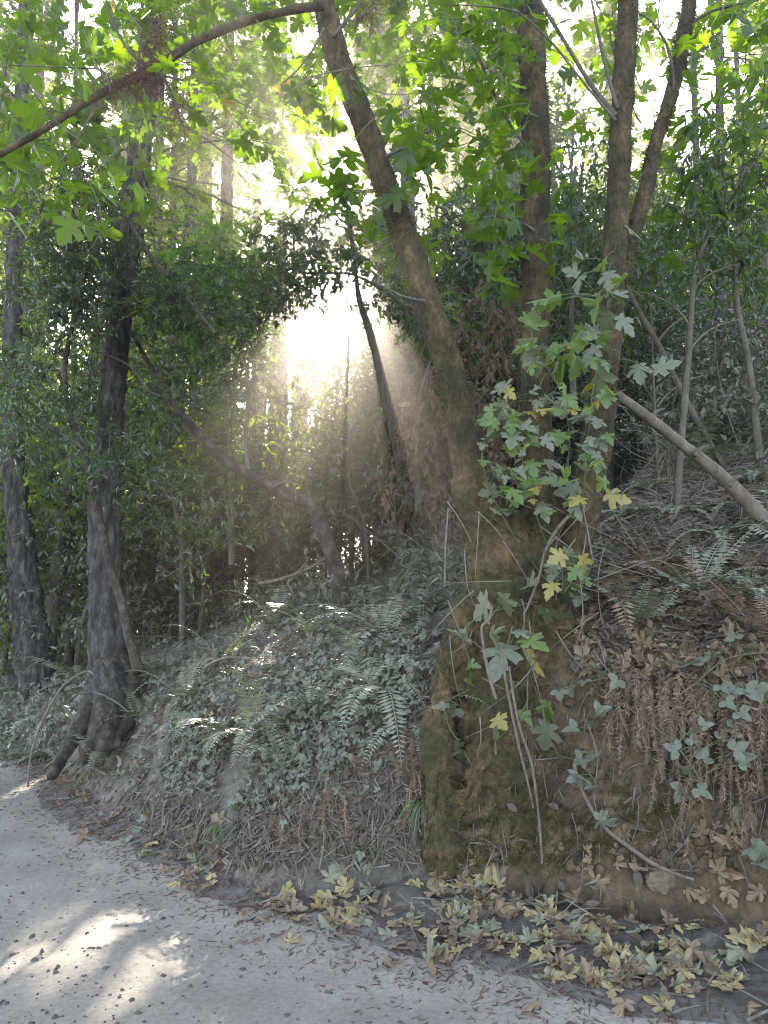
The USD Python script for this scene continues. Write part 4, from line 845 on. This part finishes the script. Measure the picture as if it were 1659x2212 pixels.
shc = np.repeat(sh, 5, 0) + R.normal(0, .12, (len(sh) * 5, 3)) + np.c_[np.zeros((len(sh) * 5, 2)), R.uniform(.05, .45, len(sh) * 5)]
tw_, lf_ = twigs_with_leaves(shc, .2, 4, (LANCE_V, LANCE_F), .10, up=1.0); v1 = UsdGeom.Xform.Define(stage, '/World/low_shrub').GetPrim(); tag(v1, 'low leafy scrub along the crest of the left slope', 'shrub', kind='stuff')
obj('twigs', tw_, 'twig_bark', v1); obj('leaves', lf_, 'ground_leaf', v1)
fl_ = hits([(-20, 1490), (110, 1480), (230, 1500), (160, 1620), (90, 1650), (-20, 1665)], 900)
obj('ground_cover', flat_leaves(fl_, TRI5_V, TRI5_F, .10, .25, .5, .3, .02, .4), 'ground_leaf', kind='stuff', label='creeper on the far bank at the left edge', cat='ground cover')
up_ = np.vstack([hits([(1330, 520), (1700, 480), (1700, 800), (1340, 860)], 900), hits([(1340, 800), (1700, 780), (1700, 1000), (1450, 1000)], 420), hits([(1000, 560), (1140, 560), (1140, 900), (1040, 900)], 120)])
upc = np.repeat(up_, 3, 0) + R.normal(0, .15, (len(up_) * 3, 3)) + np.c_[np.zeros((len(up_) * 3, 2)), R.uniform(.05, .7, len(up_) * 3)]
tw_, lf_ = twigs_with_leaves(upc, .3, 5, (OVAL_V, OVAL_F), .085, up=.9); v2 = UsdGeom.Xform.Define(stage, '/World/undergrowth').GetPrim(); tag(v2, 'leafy undergrowth on the upper slope right of the maple', 'undergrowth', kind='stuff')
obj('twigs', tw_, 'twig_bark', v2); obj('leaves', lf_, 'ground_leaf', v2)
# thin bare brush behind the maple
bq = np.vstack([hits([(870, 1000), (1000, 960), (1000, 1230), (880, 1260)], 60), hits([(1300, 700), (1659, 650), (1659, 1050), (1300, 1100)], 70), hits([(520, 1200), (700, 1180), (700, 1280), (520, 1300)], 40)])
bm_ = []
for p in bq:
    L = R.uniform(.4, 1.3); d = unit(np.array([R.normal(0, .6), R.normal(0, .4), 1])); m = p + d * L * .5 + R.normal(0, .06, 3)
    bm_.append(tube([p, m, p + d * L + R.normal(0, .15, 3)], [.007, .005, .002], 4, 7, cap=False))
    for k in range(3): o = p + d * L * R.uniform(.3, .9); bm_.append(tube([o, o + R.normal(0, .16, 3), o + R.normal(0, .3, 3) + [0, 0, .1]], [.004, .003, .001], 3, 5, cap=False))
obj('brush', cat_mesh(bm_), 'grey_twigs', smooth=True, kind='stuff', label='thin bare brushwood sticking up from the slope', cat='brush')

# ------------------------------------------------------------------ brambles with pale leaves on the right bank
VINES = [('pale bramble spray at the top of the root mass, left of the hanging dead ferns', [(1200, 1500), (1260, 1490), (1345, 1480)], [(1185, 1484), (1208, 1500), (1228, 1490), (1236, 1512), (1262, 1484), (1290, 1472), (1335, 1482), (1312, 1470)]),
         ('pale bramble trailing down the middle of the mossy root mass', [(1262, 1560), (1290, 1640), (1285, 1740), (1300, 1800)], [(1242, 1582), (1262, 1568), (1290, 1574), (1298, 1560), (1256, 1648), (1282, 1650), (1248, 1700), (1262, 1712), (1280, 1722), (1272, 1736), (1298, 1778), (1312, 1790), (1296, 1796)]),
         ('large pale bramble hanging before the dead ferns at the right edge', [(1400, 1560), (1500, 1490), (1580, 1440), (1660, 1420)], [(1545, 1420), (1588, 1398), (1612, 1420), (1492, 1442), (1520, 1432), (1576, 1492), (1612, 1500), (1640, 1490), (1570, 1530), (1600, 1540), (1590, 1562), (1640, 1520), (1560, 1505)]),
         ('pale bramble strand hanging lower down among the dead ferns', [(1300, 1505), (1390, 1560), (1450, 1610), (1520, 1700)], [(1446, 1650), (1470, 1606), (1500, 1618), (1462, 1626), (1520, 1585), (1560, 1600), (1586, 1590), (1610, 1662), (1588, 1640), (1600, 1680), (1490, 1690), (1510, 1712), (1476, 1720), (1520, 1672)]),
         ('small bramble spray low at the right edge', [(1620, 1880), (1660, 1850)], [(1632, 1872), (1655, 1860), (1648, 1882)]), ('pale bramble sprig left of the mossy root mass', [(905, 1560), (960, 1530), (1000, 1545)], [(925, 1545), (948, 1530), (968, 1528), (985, 1545)])]
for label, stem, leaves in VINES:
    t = thing('bramble', label, 'bramble')
    sp2, _ = hit(*np.array(stem, float).T); sp2 = sp2 + TOCAM(sp2) * .12; sp2 = spline(sp2, 24)
    obj('stem', tube(sp2, [.004] * 24, 5, cap=False), 'dead_wood', t, smooth=True)
    lp, _ = hit(*np.array(leaves, float).T); lp = lp + TOCAM(lp) * R.uniform(.09, .2, (len(lp), 1))
    for p in lp:
        j = np.argmin(np.linalg.norm(sp2 - p, axis=1)); A = unit((p - sp2[j]) * 2 + R.normal(0, .05, 3) + [0, 0, -.03]); N = unit(TOCAM(p) * .8 + [0, 0, .8] + R.normal(0, .25, 3))
        s = R.uniform(.10, .145); b = p - A * s * .4
        o = obj('leaf', place(curl(TRI_V, 1, .2), TRI_F, b[None], A[None], N[None], s), 'dusty_leaf', t)
        obj('leaf_stalk', tube([sp2[j], (sp2[j] + b) / 2 + [0, 0, .02], b], [.0025, .002, .0015], 3, 5, cap=False), 'grass_leaf', o)

# ------------------------------------------------------------------ leafy shoots of the maple (parts of it)
SHOOTS = [[(1185, 1260), (1115, 1165), (1060, 1060), (1040, 990)], [(1195, 1210), (1150, 1085), (1120, 960), (1095, 880)], [(1255, 1140), (1266, 1000), (1276, 885), (1290, 760), (1290, 640)], [(1190, 1240), (1245, 1100), (1335, 1065)],
          [(1220, 1080), (1230, 960), (1215, 860), (1150, 760)], [(1300, 830), (1330, 780), (1400, 800)], [(1190, 1290), (1235, 1215), (1275, 1230)], [(1160, 1300), (1110, 1310), (1040, 1330), (985, 1380)],
          [(1150, 1330), (1150, 1400), (1120, 1430), (1070, 1410)], [(1120, 1440), (1140, 1500), (1110, 1560), (1070, 1600)], [(1140, 1450), (1170, 1530), (1180, 1590)], [(1080, 1440), (1030, 1480), (960, 1530), (990, 1600)], [(1150, 1180), (1080, 1130), (1020, 1090)], [(1310, 620), (1330, 540), (1350, 480)]]
sh_m = []; sh_pts = []
for s in SHOOTS:
    Yv = np.linspace(4.95, 4.55 if s[0][1] < 1300 else 4.5, len(s)); pp = spline(np.array([D(x, y, Y) for (x, y), Y in zip(s, Yv)]), 20)
    o = obj('shoot', tube(pp, np.linspace(.006, .003, 20), 5, cap=False), 'grass_leaf', maple, smooth=True); sh_m.append(o); sh_pts.append(pp)
SL = [(1037, 1315, 66, 0), (1092, 1307, 50, 0), (1151, 1262, 52, 0), (991, 1375, 52, 0), (1071, 1381, 54, 0), (1080, 1414, 74, 0), (1145, 1432, 72, 2), (1154, 1389, 64, 1), (1020, 1438, 34, 1), (1130, 1360, 44, 0), (1193, 1330, 58, 0), (952, 1527, 34, 0), (975, 1512, 30, 0), (1080, 1560, 40, 2), (1133, 1551, 40, 1), (1184, 1539, 46, 1), (1178, 1592, 58, 0),
      (1062, 1604, 62, 0), (985, 1615, 40, 0), (1000, 1630, 44, 0), (1014, 1473, 36, 1), (1260, 1222, 46, 2), (1240, 1240, 40, 1), (1335, 1075, 52, 2), (1345, 1085, 40, 2), (1225, 1060, 52, 0), (1215, 800, 60, 1), (1290, 825, 70, 0), (1380, 800, 60, 0), (1170, 650, 62, 1), (1315, 600, 50, 0), (1310, 690, 56, 0), (1370, 500, 46, 1), (1165, 790, 54, 2), (1440, 790, 54, 0)]
RS = poly_points([(1035, 900), (1130, 760), (1300, 700), (1340, 880), (1300, 1080), (1240, 1110), (1060, 1110), (1040, 1000)], 150)
SL += [(x, y, R.uniform(17, 46), int(R.choice(3, p=[.36, .52, .12]))) for x, y in RS] + [(x, y, R.uniform(24, 44), int(R.choice(3, p=[.5, .3, .2]))) for x, y in poly_points([(1180, 1180), (1290, 1200), (1280, 1300), (1180, 1290)], 14)] + [(x, y, R.uniform(36, 60), int(R.choice(2))) for x, y in poly_points([(1140, 560), (1330, 560), (1400, 780), (1120, 760)], 22)]
ap = np.vstack(sh_pts); ai = np.repeat(np.arange(len(sh_pts)), 20)
for x, y, w, k in SL:
    Y = R.uniform(4.45, 4.85); p = D(x, y, Y); j = np.argmin(np.linalg.norm(ap - p, axis=1)); s = px(w, Y) * 1.1
    A = unit((p - ap[j]) + R.normal(0, .08, 3) + [0, 0, -.12]); N = unit(TOCAM(p) * R.uniform(.3, 1.1) + [0, 0, .8] + R.normal(0, .35, 3)); b = p - A * s * .45; so = sh_m[ai[j]]
    obj('leaf', place(curl(ML_V, 1, .28), ML_F, b[None], A[None], N[None], s), ('sprout_leaf', 'sprout_green', 'maple_yellow')[k], so)
    obj('leaf_stalk', tube([ap[j], (ap[j] + b) / 2 + [0, 0, .02], b], [.002] * 3, 3, 5, cap=False), 'grass_leaf', so)

db = []
for k in range(46):
    x, y = R.uniform(960, 1320), R.uniform(1040, 1560); L = R.uniform(50, 190); a = R.normal(1.57, .7); Y = R.uniform(4.55, 4.8)
    db.append(tube(spline(np.array([D(x, y, Y), D(x + L * .5 * math.cos(a) + R.normal(0, 8), y + L * .5 * math.sin(a), Y - .03), D(x + L * math.cos(a), y + L * math.sin(a), Y - .02)]), 8), np.linspace(.0045, .002, 8), 4, cap=False))
obj('dead_twigs', cat_mesh(db), 'grey_twigs', maple, smooth=True, kind='stuff')
# ------------------------------------------------------------------ sticks, stones, roots, grass
STICKS = [([(1100, 1440, 5), (1120, 1560, 6), (1150, 1660, 6), (1165, 1780, 6), (1171, 1865, 5)], 4.42, 'thin lichened stick leaning straight down the mossy root mass, right of its twin'), ([(1080, 1400, 5), (1098, 1500, 6), (1118, 1600, 6), (1140, 1690, 5), (1152, 1745, 4)], 4.45, 'thin brown stick leaning on the root mass, left of its twin'),
          ([(1240, 1650, 8, 4.5), (1300, 1780, 9, 4.35), (1360, 1830, 10, 4.25), (1420, 1870, 9, 4.15), (1500, 1900, 6, 4.05)], 4.3, 'curved pale stick sloping down right from the root mass'), ([(1062, 1308, 5), (1058, 1335, 6), (1040, 1355, 6), (1050, 1430, 7), (1072, 1510, 6)], 4.45, 'kinked reddish brown dead stick among the shoot leaves under the bole'),
          ([(1228, 1115, 9), (1180, 1185, 7), (1163, 1250, 6), (1130, 1330, 4)], 4.6, 'bare forked twig hanging in front of the maple bole'), ([(1248, 1050, 4), (1268, 1140, 4), (1280, 1210, 3)], 4.6, 'thin straight dead twig hanging right of the bole'),
          ([(440, 1445, 6, 6.6), (500, 1420, 6, 6.8), (545, 1425, 6, 6.8), (590, 1500, 5, 6.3)], 6.6, 'bare arched stick on the left slope'), ([(60, 1700, 4, 7.2), (75, 1600, 5, 7.4), (130, 1490, 6, 7.8), (190, 1450, 6, 8), (215, 1470, 5, 7.9), (240, 1540, 4, 7.5)], 7.6, 'long arched bare twig before the left edge conifer'),
          ([(510, 1370, 8, 8), (530, 1410, 9, 7.8), (548, 1470, 8, 7.4)], 7.5, 'dark bent stick standing in the ground cover'), ([(560, 1260, 8, 9.4), (640, 1240, 8, 9.2), (710, 1200, 7, 9)], 9, 'long dead stick lying behind the arched bay trunk')]
for pts, Y, label in STICKS:
    t = thing('stick', label, 'stick'); limb(t, pts, Y, 'dead_wood', 'shaft', 6, 30, .25, 20)
    x, y, w = pts[1][:3]
    limb(t, [(x, y, w * .6, pts[1][3] if len(pts[1]) > 3 else Y), (x + 22, y - 26, w * .4, (pts[1][3] if len(pts[1]) > 3 else Y) - .05)], Y, 'dead_wood', 'side_twig', 4, 6)
def rock(x, y, w, h, label, mat='stone'):
    p, _ = hit(x, y); p = p[0]; m = trimesh.creation.icosphere(3); v = m.vertices * [px(w, p[1]) / 2, px(w, p[1]) * .3, px(h, p[1]) / 2]
    v = v * (1 + (meshkit.fbm(m.vertices * 1.6 + x, 3, 5) - .5)[:, None] * .7) + p - [0, 0, .02]
    obj('rock', (v, m.faces), mat, smooth=40, label=label, cat='rock')
for a in ((1610, 1765, 62, 74, 'pale slab of rock stuck in the red bank near the right edge'), (1430, 1925, 66, 50, 'half buried pale rock at the bank foot right of the root mass'), (1540, 1300, 110, 70, 'broad pale rock lying among the browning ferns'), (1630, 1540, 46, 60, 'pale rock behind the large bramble at the right edge'), (870, 1680, 40, 34, 'small tan clod left of the mossy root mass')):
    rock(*a)
# clods, moss and hair roots on the cut face
cq = hits([(930, 1500), (1300, 1450), (1659, 1480), (1659, 1900), (1200, 1900), (930, 1860)], 2400); cq = cq[(st(cq[:, 0], cq[:, 1])[0] > .9)]
ic = trimesh.creation.icosahedron(); cr = np.clip(R.lognormal(-4.7, .65, len(cq)), .003, .035)
cv = ic.vertices[None] * cr[:, None, None] * R.uniform(.6, 1.3, (len(cq), 1, 3)) * R.uniform(.8, 1.2, (len(cq), len(ic.vertices), 1)) + cq[:, None]
obj('clods', (cv.reshape(-1, 3), (ic.faces[None] + (np.arange(len(cq)) * len(ic.vertices))[:, None, None]).reshape(-1, 3)), 'red_soil', smooth=True, kind='stuff', label='crumbling clods of earth on the cut bank', cat='clods')
mq = hits([(940, 1560), (1200, 1560), (1260, 1680), (1480, 1760), (1500, 1900), (1180, 1900), (940, 1870)], 9000); mq = mq[(meshkit.fbm(mq * 2.4, 3, 12) > .5)]; mn = gnormal(mq)
obj('moss', place(KITE_V * [.5, 1, 1], KITE_F, np.repeat(mq, 3, 0) + R.normal(0, .012, (len(mq) * 3, 3)), unit(np.repeat(mn, 3, 0) + R.normal(0, .6, (len(mq) * 3, 3)) + [0, 0, -.3]), R.normal(size=(len(mq) * 3, 3)), .03 * R.uniform(.5, 1.4, len(mq) * 3)), 'moss', kind='stuff', label='moss on the lower earth bank and root mass', cat='moss')
hr = hits([(940, 1480), (1320, 1460), (1659, 1500), (1659, 1860), (1200, 1880), (930, 1840)], 170); hm = []
for p in hr:
    o = p + TOCAM(p) * R.uniform(.01, .05); L = R.uniform(.08, .4); e = o + [R.normal(0, .08), -.12 * L, -L]; hm.append(tube([o, (o + e) / 2 + R.normal(0, .03, 3), e], [.0035, .0025, .001], 3, 7, cap=False))
obj('hair_roots', cat_mesh(hm), 'grey_twigs', smooth=True, kind='stuff', label='thin bare roots hanging from the cut bank', cat='roots')
def tuft(x, y, n, L, label, droop=.9, w=.006, name='grass_tuft', cat='grass tuft', mat='grass_leaf', up=.5):
    p, _ = hit(x, y); p = p[0] + TOCAM(p)[0] * .04; t = thing(name, label, cat)
    for i in range(n):
        az = R.uniform(3.4, 6.0); l = L * R.uniform(.5, 1.1); k = np.linspace(0, 1, 8); h = l * k * R.uniform(.2, .6)
        q = p + R.normal(0, .015, 3) + np.stack([np.cos(az) * h, np.sin(az) * h, l * (up * k - droop * k ** 2)], -1)
        sd = unit(np.cross(np.gradient(q, axis=0), [0, -.4, 1.0])) * (w * (1.02 - k))[:, None]
        v = np.stack([q - sd, q + sd], 1).reshape(-1, 3); f = np.array([(2 * a, 2 * a + 1, 2 * a + 3) for a in range(7)] + [(2 * a, 2 * a + 3, 2 * a + 2) for a in range(7)])
        obj('blade', (v, f), mat, t)
tuft(912, 1740, 38, .42, 'drooping tuft of green grass beside the foot of the mossy root mass'); tuft(470, 1790, 22, .25, 'wispy pale grass tuft low on the slope above the leaf strip'); tuft(505, 1745, 18, .24, 'small grass tuft below the left creeper')
tuft(812, 1850, 12, .17, 'small pale plant with narrow leaves at the bank foot', .5, .012, 'small_plant', 'plant', 'dusty_leaf', .8); tuft(865, 1790, 5, .1, 'tiny bright green sprig beside the grass tuft', .3, .012, 'small_plant', 'plant', 'sprout_green', .9)
tuft(540, 1360, 9, .2, 'sunlit yellow green sprig on the crest of the left slope', .4, .02, 'small_plant', 'plant', 'sapling_leaf', 1.0); tuft(440, 1385, 10, .2, 'lime green sprig glowing among the dusty creeper', .4, .014, 'small_plant', 'plant', 'sapling_leaf', .9)
# ------------------------------------------------------------------ haze
hz = trimesh.creation.box(bounds=[(-96, -30, -9), (96, 135, 46)])
usdkit.material(stage, '/World/Looks/haze', {'v': ('principled_volume', {'color': (1, .90, .86), 'density': HAZE_DENSITY, 'anisotropy': .89})}, [], volume='v.volume')
obj('haze', hz, 'haze', kind='stuff', label='pale dusty haze hanging in the wood', cat='haze')
